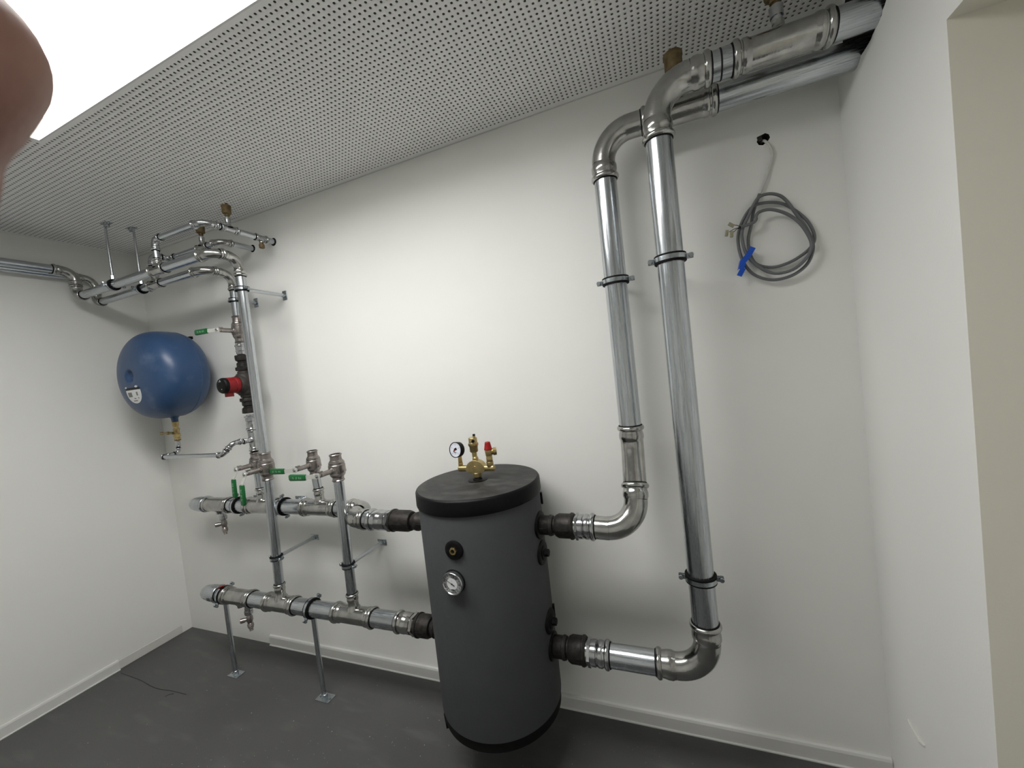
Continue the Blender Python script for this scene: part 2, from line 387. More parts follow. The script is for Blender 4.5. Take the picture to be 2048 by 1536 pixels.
def air_vent(label, base, s=1.0, steel=.045, group=None, mt=None):
    base = V(base); z = V((0, 0, 1)); t = thing('air_vent', label, 'air vent', group, tuple(base)); mt = mt or BRASSD
    b = MB(); b.lathe(base, z, [(0, .012 * s), (steel * .35, .012 * s), (steel * .36, .015 * s), (steel * .9, .016 * s), (steel * .92, .011 * s), (steel, .011 * s)], FITB, n=12); P(b, 'adapter', t)
    b = MB(); o = base + z * steel
    b.lathe(o, z, [(0, .009 * s), (.006 * s, .009 * s), (.006 * s, .013 * s), (.013 * s, .013 * s), (.014 * s, .010 * s), (.018 * s, .012 * s), (.020 * s, .0215 * s), (.024 * s, .024 * s), (.056 * s, .024 * s), (.058 * s, .026 * s), (.066 * s, .026 * s), (.069 * s, .023 * s), (.071 * s, .006 * s)], mt, n=20); P(b, 'vent_body', t)
    b = MB(); b.lathe(o + z * .070 * s + V((.006 * s, 0, 0)), z, [(0, .007 * s), (.009 * s, .007 * s), (.010 * s, .004 * s)], BLACKP, n=14); P(b, 'vent_cap', t)
    return t
def drain(label, top):
    top = V(top); z = V((0, 0, -1)); t = thing('drain_valve', label, 'drain valve', None, tuple(top))
    b = MB(); b.lathe(top, z, [(0, .017), (.016, .017), (.016, .020), (.034, .020), (.036, .012)], FITB, n=12)
    b.lathe(top + z * .030, z, [(0, .0185), (.006, .0185)], BLACKP, n=16)
    P(b, 'adapter', t)
    b = MB(); o = top + z * .036
    b.lathe(o, z, [(0, .011), (.008, .012), (.014, .015), (.030, .016), (.040, .013), (.052, .012)], NICK, n=16)
    b.lathe(o + z * .048, V((.25, -.1, -1)), [(0, .012), (.006, .015), (.018, .015), (.020, .0125), (.026, .0125), (.030, .009), (.040, .009)], NICK, n=12)
    P(b, 'valve_body', t)
    b = MB(); b.lathe(o + z * .026, V((-.75, -.9, .05)), [(0, .010), (.022, .010), (.022, .0125), (.040, .0125), (.042, .010)], NICK, n=10)
    P(b, 'spindle_cap', t)
    return t

# ================================================================== STRUCTURE
XR = 3.718; H = 2.5; YF = -2.75
def struct(mb, name, parent=None, smooth=False, **k):
    o = mb.build(name, parent, smooth=smooth, **k); 
    if parent is None: o['kind'] = 'structure'
    return o
def poly_wall(name, outer, holes, to3, mt, depth_dir, hole_mt, depth=.25):
    """flat wall from an outline with holes; every hole gets a tunnel going back into the masonry"""
    loops = [[V((a, b, 0)) for a, b in outer]] + [[V((a, b, 0)) for a, b in h[0]] for h in holes]
    tris = tessellate_polygon(loops); flat = [q for l in loops for q in l]
    mb = MB(); mb.v = [tuple(to3(q.x, q.y)) for q in flat]
    for tr in tris: mb.quad(tuple(tr), ((0, 0), (1, 0), (1, 1)), mt)
    o = len(outer)
    for pts, dep, hm, cap in holes:
        n = len(pts); b = len(mb.v)
        for a, c in pts: mb.v.append(tuple(V(to3(a, c)) + V(depth_dir) * dep))
        for k in range(n):
            k2 = (k + 1) % n; mb.quad((o + k, o + k2, b + k2, b + k), ((0, 0), (1, 0), (1, 1), (0, 1)), hm)
        if cap: mb.quad(tuple(b + k for k in range(n)), tuple((0, 0) for _ in range(n)), cap)
        o += n
    return mb
def circ(cx, cy, r, n=14, jag=0.0):
    rr = random.Random(int(cx * 977 + cy * 131)); return [(cx + r * (1 + rr.uniform(-jag, jag)) * math.cos(2 * PI * k / n), cy + r * (1 + rr.uniform(-jag, jag)) * math.sin(2 * PI * k / n)) for k in range(n)]

mb = MB(); mb.box(((XR) / 2, YF / 2, -.05), (XR + .8, -YF + .8, .1), FLOOR); struct(mb, 'floor')
# back wall (y=0) with pipe and cable holes
holes = [(circ(1.223, 2.326, .021, 16), .12, HOLE, HOLE), (circ(1.058, 2.326, .0205, 16), .12, HOLE, HOLE), (circ(3.507, 2.163, .017, 11, .22), .06, CONC, HOLE)]
mb = poly_wall('wall_back', [(0, 0), (XR, 0), (XR, H), (0, H)], holes, lambda a, b: (a, 0, b), WALL, (0, 1, 0), HOLE)
wb = struct(mb, 'wall_back')
# left wall, front wall
mb = MB(); mb.box((-.05, YF / 2, H / 2), (.1, -YF + .2, H), WALL); struct(mb, 'wall_left')
mb = MB(); mb.box((XR / 2, YF - .05, H / 2), (XR + .6, .1, H), WALL); struct(mb, 'wall_front')
# right wall (x=XR) with the door opening and the rough pipe opening near the ceiling
hp = [(-.062, 2.262), (-.10, 2.253), (-.17, 2.252), (-.22, 2.258), (-.262, 2.272), (-.292, 2.294), (-.312, 2.325), (-.325, 2.37), (-.33, 2.42), (-.31, 2.455), (-.10, 2.458), (-.065, 2.44), (-.048, 2.40), (-.052, 2.33)]
hp2 = []
rj = random.Random(9)
for i, (a, b) in enumerate(hp):
    a2, b2 = hp[(i + 1) % len(hp)]
    for k in range(3):
        hp2.append((a + (a2 - a) * k / 3 + rj.uniform(-.0025, .0025), b + (b2 - b) * k / 3 + rj.uniform(-.0025, .0025)))
door = [(-.489, 0), (-.489, 2.09), (-1.50, 2.09), (-1.50, 0)]
outer = [(0, 0), (-.489, 0), (-.489, 2.09), (-1.50, 2.09), (-1.50, 0), (YF, 0), (YF, H), (0, H)]
mb = poly_wall('wall_right', outer, [(hp2, .28, CONC, HOLE)], lambda a, b: (XR, a, b), WALL, (1, 0, 0), HOLE)
# reveal faces of the doorway
def face(mb, pts, mt):
    b = len(mb.v); mb.v += [tuple(p) for p in pts]; mb.quad(tuple(range(b, b + len(pts))), tuple((0, 0) for _ in pts), mt)
RD = .34
face(mb, [(XR, -.489, 0), (XR + RD, -.489, 0), (XR + RD, -.489, 2.09), (XR, -.489, 2.09)], REVEAL)
face(mb, [(XR, -1.5, 0), (XR, -1.5, 2.09), (XR + RD, -1.5, 2.09), (XR + RD, -1.5, 0)], REVEAL)
face(mb, [(XR, -.489, 2.09), (XR + RD, -.489, 2.09), (XR + RD, -1.5, 2.09), (XR, -1.5, 2.09)], REVEAL)
wr = struct(mb, 'wall_right')
# plaster nib on the right wall low down
mb = MB(); pts = [V((XR - .0005, -.128, .308)), V((XR - .003, -.150, .306)), V((XR - .0035, -.175, .3045)), V((XR - .003, -.198, .304)), V((XR - .0005, -.212, .304))]
mb.tube(pts, lambda i: (.002, .0042, .0055, .007, .004)[i], RAWP, n=8); tag(mb.build('plaster_nib', wr), 'pale raised streak of filler')
# door leaf closing the opening
mb = MB(); mb.box((XR + RD - .02, -.995, 1.045), (.04, 1.0, 2.08), LAMPW); dl = struct(mb, 'door_1', bevel=.002)
mb = MB(); mb.lathe((XR + RD - .04, -1.40, 1.03), (-1, 0, 0), [(0, .025), (.008, .025), (.008, .009), (.05, .009)], ZINC, n=16); mb.lathe((XR + RD - .083, -1.40, 1.03), (0, 1, 0), [(-.01, .008), (.12, .008)], ZINC, n=12)
mb.build('door_handle', dl)

# baseboards
def skirting(name, a, b, nrm):
    a = V(a); b = V(b); nrm = V(nrm); d = (b - a).normalized(); L = (b - a).length
    mb = MB(); prof = [(0, 0), (.017, 0), (.017, .004), (.012, .006), (.012, .050), (.009, .058), (.003, .060), (0, .060)]
    v0 = len(mb.v)
    for k in (0, 1):
        for q, z in prof: mb.v.append(tuple(a + d * L * k + nrm * (q + .0005) + V((0, 0, z + .0005))))
    n = len(prof)
    for k in range(n):
        k2 = (k + 1) % n; mb.quad((k, k2, n + k2, n + k), ((0, 0),) * 4, BASE)
    mb.quad(tuple(range(n))[::-1], ((0, 0),) * n, BASE); mb.quad(tuple(range(n, 2 * n)), ((0, 0),) * n, BASE)
    return struct(mb, name)
skirting('baseboard_back', (.768, 0, 0), (XR - .002, 0, 0), (0, -1, 0))
skirting('baseboard_left', (0, -.385, 0), (0, YF + .01, 0), (1, 0, 0))
# rough strip of wall where the left baseboard is missing
mb = MB(); mb.box((.0016, -.22, .026), (.003, .325, .050), RAWP); o = tag(mb.build('filler_strip', bpy.data.objects['wall_left'], bevel=.001), 'rough unpainted strip of filler')

# perforated ceiling: a real 8 mm hole every 18 mm
LX0, LX1, LY0, LY1 = 1.125, 2.80, -1.26, -.81
LREC = .065
def ceiling():
    p = .01806; r = .0039
    x0 = 2.848 - p * int((2.848 - .03) / p); xs = np.arange(x0, XR - .03, p); ys = np.arange(-.030, YF + .03, -p)
    cx, cy = np.meshgrid(xs, ys); cx = cx.ravel(); cy = cy.ravel()
    inl = (cx > LX0 - .014) & (cx < LX1 + .014) & (cy > LY0 - .014) & (cy < LY1 + .014)
    nc = len(cx); h = p / 2
    ang = 2 * PI * (np.arange(8) + .5) / 8
    ox = np.concatenate([[h, -h, -h, h], r * np.cos(ang), r * np.cos(ang)]); oy = np.concatenate([[h, h, -h, -h], r * np.sin(ang), r * np.sin(ang)])
    oz = np.concatenate([np.zeros(12), np.full(8, .0125)])
    hx, hy = cx[~inl], cy[~inl]; n = len(hx)
    vx = (hx[:, None] + ox).ravel(); vy = (hy[:, None] + oy).ravel(); vz = np.tile(oz, n) + H
    # ring faces: octagon vertex k at angle (k+.5)*45: 0,1 in quadrant 1 ...
    C = lambda k: k % 4
    faces4 = []; faces3 = []
    for q in range(4):
        # quadrant corner q with octagon verts 2q, 2q+1 ; side quad between corner q and q+1 with 2q+1, 2q+2
        faces3.append((q, 4 + 2 * q, 4 + 2 * q + 1)[::-1])
        faces4.append((q, 4 + 2 * q + 1, 4 + (2 * q + 2) % 8, (q + 1) % 4)[::-1])
    for k in range(8): faces4.append((4 + k, 12 + k, 12 + (k + 1) % 8, 4 + (k + 1) % 8)[::-1])
    f4 = np.array(faces4); f3 = np.array(faces3); base = (np.arange(n) * 20)[:, None, None]
    F4 = (f4[None] + base).reshape(-1, 4); F3 = (f3[None] + base).reshape(-1, 3)
    # filled cells (around the lamp) and the plain borders
    gx0, gx1, gy0, gy1 = cx[inl].min() - h, cx[inl].max() + h, cy[inl].min() - h, cy[inl].max() + h
    ex = [(gx0, LX0, gy0, gy1), (LX1, gx1, gy0, gy1), (LX0, LX1, gy0, LY0), (LX0, LX1, LY1, gy1)]
    X0, X1, Y0, Y1 = xs[0] - h, xs[-1] + h, ys[-1] - h, ys[0] + h
    ex += [(-.01, X0, YF - .01, .01), (X1, XR + .01, YF - .01, .01), (X0, X1, Y1, .01), (X0, X1, YF - .01, Y0)]
    nv = n * 20; ev = []; ef = []
    for a0, a1, b0, b1 in ex:
        k = nv + len(ev); ev += [(a0, b0, H), (a0, b1, H), (a1, b1, H), (a1, b0, H)]; ef.append((k, k + 1, k + 2, k + 3))
    co = np.concatenate([np.stack([vx, vy, vz], 1), np.array(ev)]); F4 = np.concatenate([F4, np.array(ef)])
    me = bpy.data.meshes.new('ceiling'); me.vertices.add(len(co)); me.vertices.foreach_set('co', co.ravel().astype(np.float32))
    nl = F4.size + F3.size; me.loops.add(nl); me.loops.foreach_set('vertex_index', np.concatenate([F4.ravel(), F3.ravel()]).astype(np.int32))
    npol = len(F4) + len(F3); me.polygons.add(npol)
    st = np.concatenate([np.arange(len(F4)) * 4, F4.size + np.arange(len(F3)) * 3]); me.polygons.foreach_set('loop_start', st.astype(np.int32))
    mi = np.zeros(npol, np.int32); q = np.arange(n * 12) % 12; mi[:n * 12] = (q >= 4); me.polygons.foreach_set('material_index', mi)
    me.materials.append(CEIL); me.materials.append(BORE); me.update(calc_edges=True); me.validate()
    o = bpy.data.objects.new('ceiling', me); COL.objects.link(o); o['kind'] = 'structure'
    mb = MB()
    for a0, a1, b0, b1 in ((-.3, LX0 - .004, YF - .2, .2), (LX1 + .004, XR + .3, YF - .2, .2), (LX0 - .004, LX1 + .004, YF - .2, LY0 - .004), (LX0 - .004, LX1 + .004, LY1 + .004, .2)):
        mb.box(((a0 + a1) / 2, (b0 + b1) / 2, H + .0175), (a1 - a0, b1 - b0, .01), HOLE)
    bk = mb.build('backing_fleece', o, smooth=False); tag(bk, 'dark fleece behind the perforated boards')
ceiling()
# joint bead along the top of the back wall
mb = MB(); mb.box((XR / 2, -.0015, H - .0015), (XR, .003, .003), RAWP); struct(mb, 'trim_1')

# ceiling light
t = thing('ceiling_light', 'long white rectangular light panel glowing in the perforated ceiling', 'ceiling light', None, ((LX0 + LX1) / 2, (LY0 + LY1) / 2, H - .012))
cxm, cym = (LX0 + LX1) / 2, (LY0 + LY1) / 2
mb = MB(); zc = H + LREC / 2 + .004
for s_ in (-1, 1):
    mb.box((cxm, (LY0 if s_ < 0 else LY1) + s_ * .0015, zc), (LX1 - LX0 + .006, .003, LREC + .010), LAMPW)
    mb.box(((LX0 if s_ < 0 else LX1) + s_ * .0015, cym, zc), (.003, LY1 - LY0, LREC + .010), LAMPW)
    mb.box((cxm, (LY0 if s_ < 0 else LY1) - s_ * .0015, H - .0008), (LX1 - LX0, .003, .0016), LAMPW)
    mb.box(((LX0 if s_ < 0 else LX1) - s_ * .0015, cym, H - .0008), (.003, LY1 - LY0, .0016), LAMPW)
P(mb, 'frame', t)
mb = MB(); mb.box((cxm, cym, H + LREC + .004), (LX1 - LX0, LY1 - LY0, .006), DIFF); tag(P(mb, 'diffuser', t, smooth=False), 'glowing white diffuser')

# ================================================================== BUFFER TANK
TX, TY, TR = 2.418, -.235, .2345
tank = thing('buffer_tank', 'dark grey upright cylindrical buffer tank with black lid, dial thermometer and brass fittings on top', 'tank', None, (TX, TY, .2))
mb = MB(); mb.lathe((TX, TY, .24), (0, 0, 1), [(0, TR - .006), (0, TR - .001), (.01, TR), (.79, TR), (.80, TR - .004)], TANKM, n=96); P(mb, 'insulation_jacket', tank)
mb = MB(); pr = [(0, TR - .03), (0, TR - .008), (.004, TR - .004), (.05, TR - .0045), (.052, TR - .03)]
mb.lathe((TX, TY, .2), (0, 0, 1), pr, RUB, n=72)
mb.box((TX - .17, TY - .145, .2), (.05, .02, .02), RUB, ((.65, -.76, 0), (.76, .65, 0), (0, 0, 1)))
tag(P(mb, 'base_skirt', tank), 'black base skirt')
mb = MB(); R2 = .2405
mb.lathe((TX, TY, 1.026), (0, 0, 1), [(0, TR - .01), (0, R2 - .001), (.004, R2), (.046, R2 - .001), (.052, R2 - .004), (.0545, R2 - .009)], LIDR, n=96, c1=False)
mb.lathe((TX, TY, 1.0805), (0, 0, 1), [(0, R2 - .009), (.0006, R2 - .014), (.0006, .08), (.0004, .03), (.0004, .001)], LIDM, n=96, c0=False)
tag(P(mb, 'lid', tank), 'black plastic lid, dusty on top')
# rosettes, plugs
def rosette(z, ang, r=.047, part='rosette'):
    d = V((math.cos(ang), math.sin(ang), 0)); o = V((TX, TY, z)) + d * (TR - .006)
    mb = MB(); mb.lathe(o, d, [(0, r), (.009, r), (.012, r - .004), (.0125, r - .012), (.0115, .01), (.0115, .001)], BLACKP, n=36); return P(mb, part, tank), o, d
for z in (.811, .551):
    ro, o, d = rosette(z, math.radians(-2), .044)
    mb = MB(); mb.lathe(o + d * .011, d, [(0, .026), (.004, .026), (.006, .018), (.006, .012)], BLACKP, n=24); mb.lathe(o + d * .014, d, [(0, .014), (.018, .013), (.019, .010)], BLACKP, n=6)
    P(mb, 'plug', tank)
for z, a in ((.911, 0), (.449, 0), (.902, PI), (.449, PI)): rosette(z, a, .05)
ro, o, d = rosette(.913, math.radians(-89), .0335, 'sensor_rosette')
mb = MB(); mb.lathe(o + d * .010, d, [(0, .0135), (.007, .013), (.008, .011)], BRASS, n=6, c1=False); mb.lathe(o + d * .010, d, [(.0082, .0115), (.0082, .007), (.001, .006), (.001, .0005)], BRASS, n=18, c0=False)
mb.lathe(o + d * .0112, d, [(0, .0058), (.0006, .0058)], INK, n=14)
tag(P(mb, 'sensor_pocket', tank), 'brass hexagonal sensor pocket')
# thermometer
th = math.radians(-92.2); d = V((math.cos(th), math.sin(th), 0)); o = V((TX, TY, .804)) + d * (TR - .004); X = V((-d.y, d.x, 0)); Zz = V((0, 0, 1))
mb = MB(); mb.lathe(o, d, [(0, .030), (.003, .041), (.006, .0405)], BLACKP, n=36); P(mb, 'thermometer_seat', tank)
mb = MB(); mb.lathe(o + d * .004, d, [(0, .036), (.0, .0385), (.012, .0395), (.017, .0395), (.019, .038), (.019, .0355), (.0165, .034), (.0165, .02)], GLASS, n=48, c1=False); bez = P(mb, 'thermometer_case', tank); tag(bez, 'round chrome thermometer case')
mb = MB(); fo = o + d * .0207; mb.lathe(fo - d * .002, d, [(0, .0345), (.0018, .0345)], WHITE, n=40)
mb.build('dial', bez)
mb = MB()
def stroke(mb, o, X, Y, d, x, y, ang, L, w, mt=INK, z=.0003):
    a = X * math.cos(ang) + Y * math.sin(ang); b = -X * math.sin(ang) + Y * math.cos(ang)
    mb.box(o + X * x + Y * y + d * z, (L, w, .0004), mt, (a, b, d))
Xr = X  # to the viewer's right
for k in range(25):
    a = math.radians(225 - 270 * k / 24); big = k % 2 == 0; R1 = .0318; L = .0042 if big else .0022
    stroke(mb, fo, Xr, Zz, d, (R1 - L / 2) * math.cos(a), (R1 - L / 2) * math.sin(a), a, L, .0007 if big else .00035)
stroke(mb, fo, Xr, Zz, d, .001, -.0195, 0, .013, .0026)
mb.build('scale', bez)
mb = MB(); a = math.radians(150); stroke(mb, fo, Xr, Zz, d, .009 * math.cos(a), .009 * math.sin(a), a, .036, .0011, INK, .0012)
stroke(mb, fo, Xr, Zz, d, -.007 * math.cos(a), -.007 * math.sin(a), a, .009, .0028, INK, .0012); mb.lathe(fo, d, [(0, .0022), (.0022, .0022)], INK, n=12)
mb.build('needle', bez)
def text(s, o, X, Y, size, mt, parent, name='numeral'):
    cu = bpy.data.curves.new('t', 'FONT'); cu.body = s; cu.size = size; cu.align_x = 'CENTER'; cu.align_y = 'CENTER'; cu.resolution_u = 2
    ob = bpy.data.objects.new('t', cu); COL.objects.link(ob)
    dg = bpy.context.evaluated_depsgraph_get(); me = bpy.data.meshes.new_from_object(ob.evaluated_get(dg)); bpy.data.objects.remove(ob)
    X = V(X).normalized(); Y = V(Y).normalized(); Z = X.cross(Y)
    M4 = Matrix(((X.x, Y.x, Z.x, o[0]), (X.y, Y.y, Z.y, o[1]), (X.z, Y.z, Z.z, o[2]), (0, 0, 0, 1))); me.transform(M4)
    me.materials.clear(); me.materials.append(mt); r = bpy.data.objects.new(name, me); COL.objects.link(r); r.parent = parent; return r
TXT = []
for k, sx in enumerate(('0', '20', '40', '60', '80', '100', '120')):
    a = math.radians(225 - 270 * k / 6); q = fo + Xr * (.0235 * math.cos(a)) + Zz * (.0235 * math.sin(a)) + d * .0006
    ob = text(sx, q, Xr, Zz, .0046, INK, bez); ob.location = V((0, 0, 0))
ob = text('°C', fo + Zz * .011 + d * .0006, Xr, Zz, .0045, INK, bez)
# lifting strap clips, back right
for z, a in ((.985, 19), (.548, 14)):
    dd = V((math.cos(math.radians(a)), math.sin(math.radians(a)), 0)); mb = MB(); q = V((TX, TY, z)) + dd * (TR + .004); tt = V((-dd.y, dd.x, 0))
    mb.box(q, (.008, .020, .045 if z > .9 else .05), BLACKP, (dd, tt, (0, 0, 1))); P(mb, 'strap_clip', tank, bevel=.003)
# nut on the lid under the safety group
mb = MB(); mb.lathe((TX, TY, 1.081), (0, 0, 1), [(0, .038), (.002, .038), (.003, .030), (.0035, .02)], BLACKP, n=32); mb.lathe((TX, TY, 1.084), (0, 0, 1), [(0, .019), (.005, .019), (.006, .014), (.010, .014)], IRON, n=8); P(mb, 'top_connection', tank)

for s_ in (-1, 1):   # an angle under each side of the tank, fixed to the wall
    mb = MB(); mb.prism([(0, .199), (-.15, .199), (-.15, .191), (-.008, .191), (-.008, .10), (0, .10)], (TX + s_ * .11 - .015, -.0005, 0), (0, 1, 0), (0, 0, 1), .03, ZINC)
    P(mb, 'wall_bracket', tank)

# ================================================================== SAFETY GROUP
sg = thing('safety_group', 'brass safety group with pressure gauge and red-capped relief valve on the tank lid', 'safety valve', None, (TX, TY, 1.094))
z3 = V((0, 0, 1)); zb = 1.127
mb = MB(); mb.lathe((TX, TY, 1.093), z3, [(0, .016), (.001, .0185), (.017, .0185), (.018, .014), (.024, .014)], BRASS, n=8)
mb.lathe((TX - .077, TY, zb), (1, 0, 0), [(0, .001), (0, .011), (.002, .0125), (.055, .0125), (.10, .0125), (.152, .0125), (.154, .011), (.154, .001)], BRASS, n=24)
# humped centre casting
hump = []
for k in range(21): 
    a = PI * k / 20; hump.append((-.041 * math.cos(a), -.006 + .039 * math.sin(a)))
hump = [(x, zz) for x, zz in hump] + [(.036, -.012), (.012, -.018), (-.012, -.018), (-.036, -.012)]
mb.prism(hump, (TX, TY - .0138, zb), (1, 0, 0), (0, 0, 1), -.0276, BRASS)
mb.lathe((TX, TY, zb + .026), z3, [(0, .013), (.016, .0115), (.018, .0095), (.020, .0095)], BRASS, n=20)
mb.lathe((TX - .068, TY, zb + .004), z3, [(0, .009), (.012, .0105), (.018, .0105), (.019, .008)], BRASS, n=6); mb.lathe((TX + .060, TY, zb + .004), z3, [(0, .013), (.014, .0145), (.021, .0145), (.022, .011)], BRASS, n=8)
mb.lathe((TX, TY - .0135, zb + .004), (0, -1, 0), [(0, .0075), (.0015, .0075), (.0015, .006)], BRASS, n=20)
P(mb, 'manifold', sg, bevel=.0012)
# middle air vent
mb = MB(); mb.lathe((TX - .002, TY, zb + .045), z3, [(0, .0095), (.018, .0095), (.019, .0140), (.022, .0162), (.040, .0165), (.042, .0180), (.046, .0200), (.054, .0200), (.056, .0168), (.073, .017), (.076, .015), (.077, .005)], BRASS, n=24)
mb.lathe((TX + .005, TY, zb + .121), z3, [(0, .006), (.006, .0055)], BRASS, n=14); vent = P(mb, 'air_vent', sg)
mb = MB(); mb.lathe((TX + .005, TY, zb + .127), z3, [(0, .0042), (.002, .0055), (.006, .005), (.007, .003)], BLACKP, n=12); mb.lathe((TX + .007, TY - .0155, zb + .109), (.25, -1, 0), [(0, .0062), (.004, .0062)], BLACKP, n=16); mb.build('vent_cap', vent).location = V((0, 0, 0))
# pressure gauge, turned slightly to the left
gd = V((-.22, -.97, .12)).normalized(); gc = V((TX - .070, TY - .008, 1.204))
mb = MB(); mb.lathe((TX - .068, TY, zb + .022), z3, [(0, .0085), (.003, .0095), (.022, .0085), (.034, .0085)], BRASS, n=6); P(mb, 'gauge_stem', sg)
mb = MB(); mb.lathe(gc - gd * .012, gd, [(0, .022), (.002, .0285), (.020, .0305), (.026, .0305), (.026, .0285), (.024, .0275), (.024, .01)], BLACKP, n=40, c1=False); gg = P(mb, 'pressure_gauge', sg); tag(gg, 'round black pressure gauge with white dial')
gX = V((0, 0, 1)).cross(gd).normalized() * 1; gY = gd.cross(gX).normalized()
if gX.x < 0: gX = -gX
gY = V((0, 0, 1)) - gd * gd.z; gY.normalize()
gf = gc + gd * .0125
mb = MB(); mb.lathe(gf - gd * .001, gd, [(0, .0275), (.001, .0275)], DIALB, n=36); mb.build('dial', gg)
mb = MB()
for k in range(33):
    a = math.radians(225 - 270 * k / 32); big = k % 8 == 0; L = .005 if big else .0025
    stroke(mb, gf, gX, gY, gd, (.0245 - L / 2) * math.cos(a), (.0245 - L / 2) * math.sin(a), a, L, .0009 if big else .0004)
stroke(mb, gf, gX, gY, gd, 0, -.010, 0, .012, .0022); stroke(mb, gf, gX, gY, gd, .001, -.0155, 0, .009, .0012, GREYINK)
mb.build('scale', gg)
mb = MB(); stroke(mb, gf, gX, gY, gd, .001, .003, .5, .014, .008, INK, .0012); stroke(mb, gf, gX, gY, gd, .006, .004, 2.2, .008, .004, INK, .0012); mb.build('needle', gg)
mb = MB(); stroke(mb, gf, gX, gY, gd, -.006, -.004, .8, .008, .005, RED, .0014); tag(mb.build('marker', gg), 'red set pointer')
for k, sx in enumerate(('0', '1', '2', '3', '4')):
    a = math.radians(225 - 270 * k / 4); text(sx, gf + gX * (.0165 * math.cos(a)) + gY * (.0165 * math.sin(a)) + gd * .0004, gX, gY, .0062, INK, gg)
# relief valve
mb = MB(); mb.lathe((TX + .060, TY, zb + .024), z3, [(0, .011), (.002, .0125), (.018, .0125), (.020, .0115), (.026, .013), (.040, .0145), (.046, .0145), (.047, .011)], BRASS, n=16)
mb.lathe((TX + .060, TY, zb + .062), (.85, .5, .0), [(.004, .011), (.016, .012), (.017, .0150), (.029, .0150), (.030, .011), (.02, .010)], BRASS, n=20, c1=False)
rv = P(mb, 'relief_valve', sg)
mb = MB(); mb.lathe((TX + .059, TY, zb + .071), z3, [(0, .0155), (.004, .0155), (.006, .0145), (.028, .0105), (.030, .009)], RED, n=12, ph=.3); tag(mb.build('cap', rv, angle=25), 'red ribbed cap')

# fix-up: sub-parts built in world coordinates under parts that are offset keep world placement automatically because parts store -base offset

# ================================================================== LARGE PIPES AT THE RIGHT
r76 = .0385; AY, BY = -.12, -.238
# A: tank upper right port -> rises close to the wall -> turns right into the opening
A = thing('pipe_run', 'thick galvanised riser nearest the wall, from the upper right tank port to the ceiling', 'pipe', None, (2.999, AY, 1.0))
AX = 2.998; a0 = V((2.80, TY, .911)); aC = V((AX, TY + .006, .905)); aB = V((AX, AY, 1.170)); aT = V((AX, AY, 2.275)); aE = V((XR + .16, AY, 2.275))
m0, m1 = elbow(A, a0, aC, aB, r76, .098, 0, .055)
n0, n1 = elbow(A, aC, aB, aT, r76, .10, .0, .055)
pipe(A, m1 - (aB - aC).normalized() * .01, n0 + (aB - aC).normalized() * .002, r76 + .001, FIT, 'spigot')
p0, p1 = elbow(A, aB, aT, aE, r76, .10, .058, 0)
pipe(A, n1 - V((0, 0, .03)), p0 + V((0, 0, .03)), r76)
tee(A, (3.249, AY, 2.275), (1, 0, 0), .114, r76, (0, 0, 1), .012, .062, bs=0)
pipe(A, (3.363 - .03, AY, 2.275), aE, r76)
pipe(A, p1 - V((.004, 0, 0)), (3.15, AY, 2.275), r76 + .001, FIT, 'spigot')
s, e, _, _, _ = fillet(a0, aC, aB, .098)
adapter(A, (2.856, TY, .911), (-1, 0, 0), r76, .073)
pipe(A, (2.84, TY, .911), (e.x * 0 + 2.905, TY, .908), r76 + .001, FIT, 'spigot')
air_vent('brass air vent standing behind the high elbow of the front riser', (3.249, AY, 2.275 + .055), 1.15, .05, None)
# B: tank lower right port -> front riser -> turns right into the opening
B = thing('pipe_run', 'thick galvanised riser standing in front, from the lower right tank port to the ceiling', 'pipe', None, (3.179, BY, .45))
BX = 3.179; zB = 2.303; b0 = V((2.85, BY, .449)); bC = V((BX, BY, .449)); bT = V((BX, BY, zB)); bE = V((XR + .2, BY, zB)); rB = .0395
m0, m1 = elbow(B, b0, bC, bT, rB, .102, .062, .062)
p0, p1 = elbow(B, bC, bT, bE, rB, .102, .06, .055)
pipe(B, (2.83, BY, .449), m0 + V((.03, 0, 0)), rB); pipe(B, m1 - V((0, 0, .03)), p0 + V((0, 0, .03)), rB)
pipe(B, p1 - V((.03, 0, 0)), (3.43, BY, zB), rB)
tee(B, (3.5095, BY, zB), (1, 0, 0), .118, rB, (0, 0, 1), .013, .062, bs=0)
pipe(B, (3.60, BY, zB), bE, rB)
adapter(B, (2.862, BY, .449), (-1, 0, 0), rB, .085)
mb = MB(); mb.lathe((3.3585, BY, zB), (1, 0, 0), [(0, rB + .0003), (.001, rB + .0012), (.004, rB + .0012), (.005, rB + .0003)], INK, n=32, c0=False, c1=False); tag(P(mb, 'depth_mark', B), 'black marked ring')
air_vent('brass air vent above the tee on the front pipe beside the ceiling opening', (3.507, BY, zB + .055), 1.1, .05, None, BRASSD)
# tank unions
ug = 'dark iron unions at the tank ports'
union('dark iron union at the upper right tank port', (2.783, TY, .911), (-1, 0, 0), r76 - .002, .135, ug)
union('dark iron union at the lower right tank port', (2.777, TY, .449), (-1, 0, 0), r76 + .002, .125, ug)
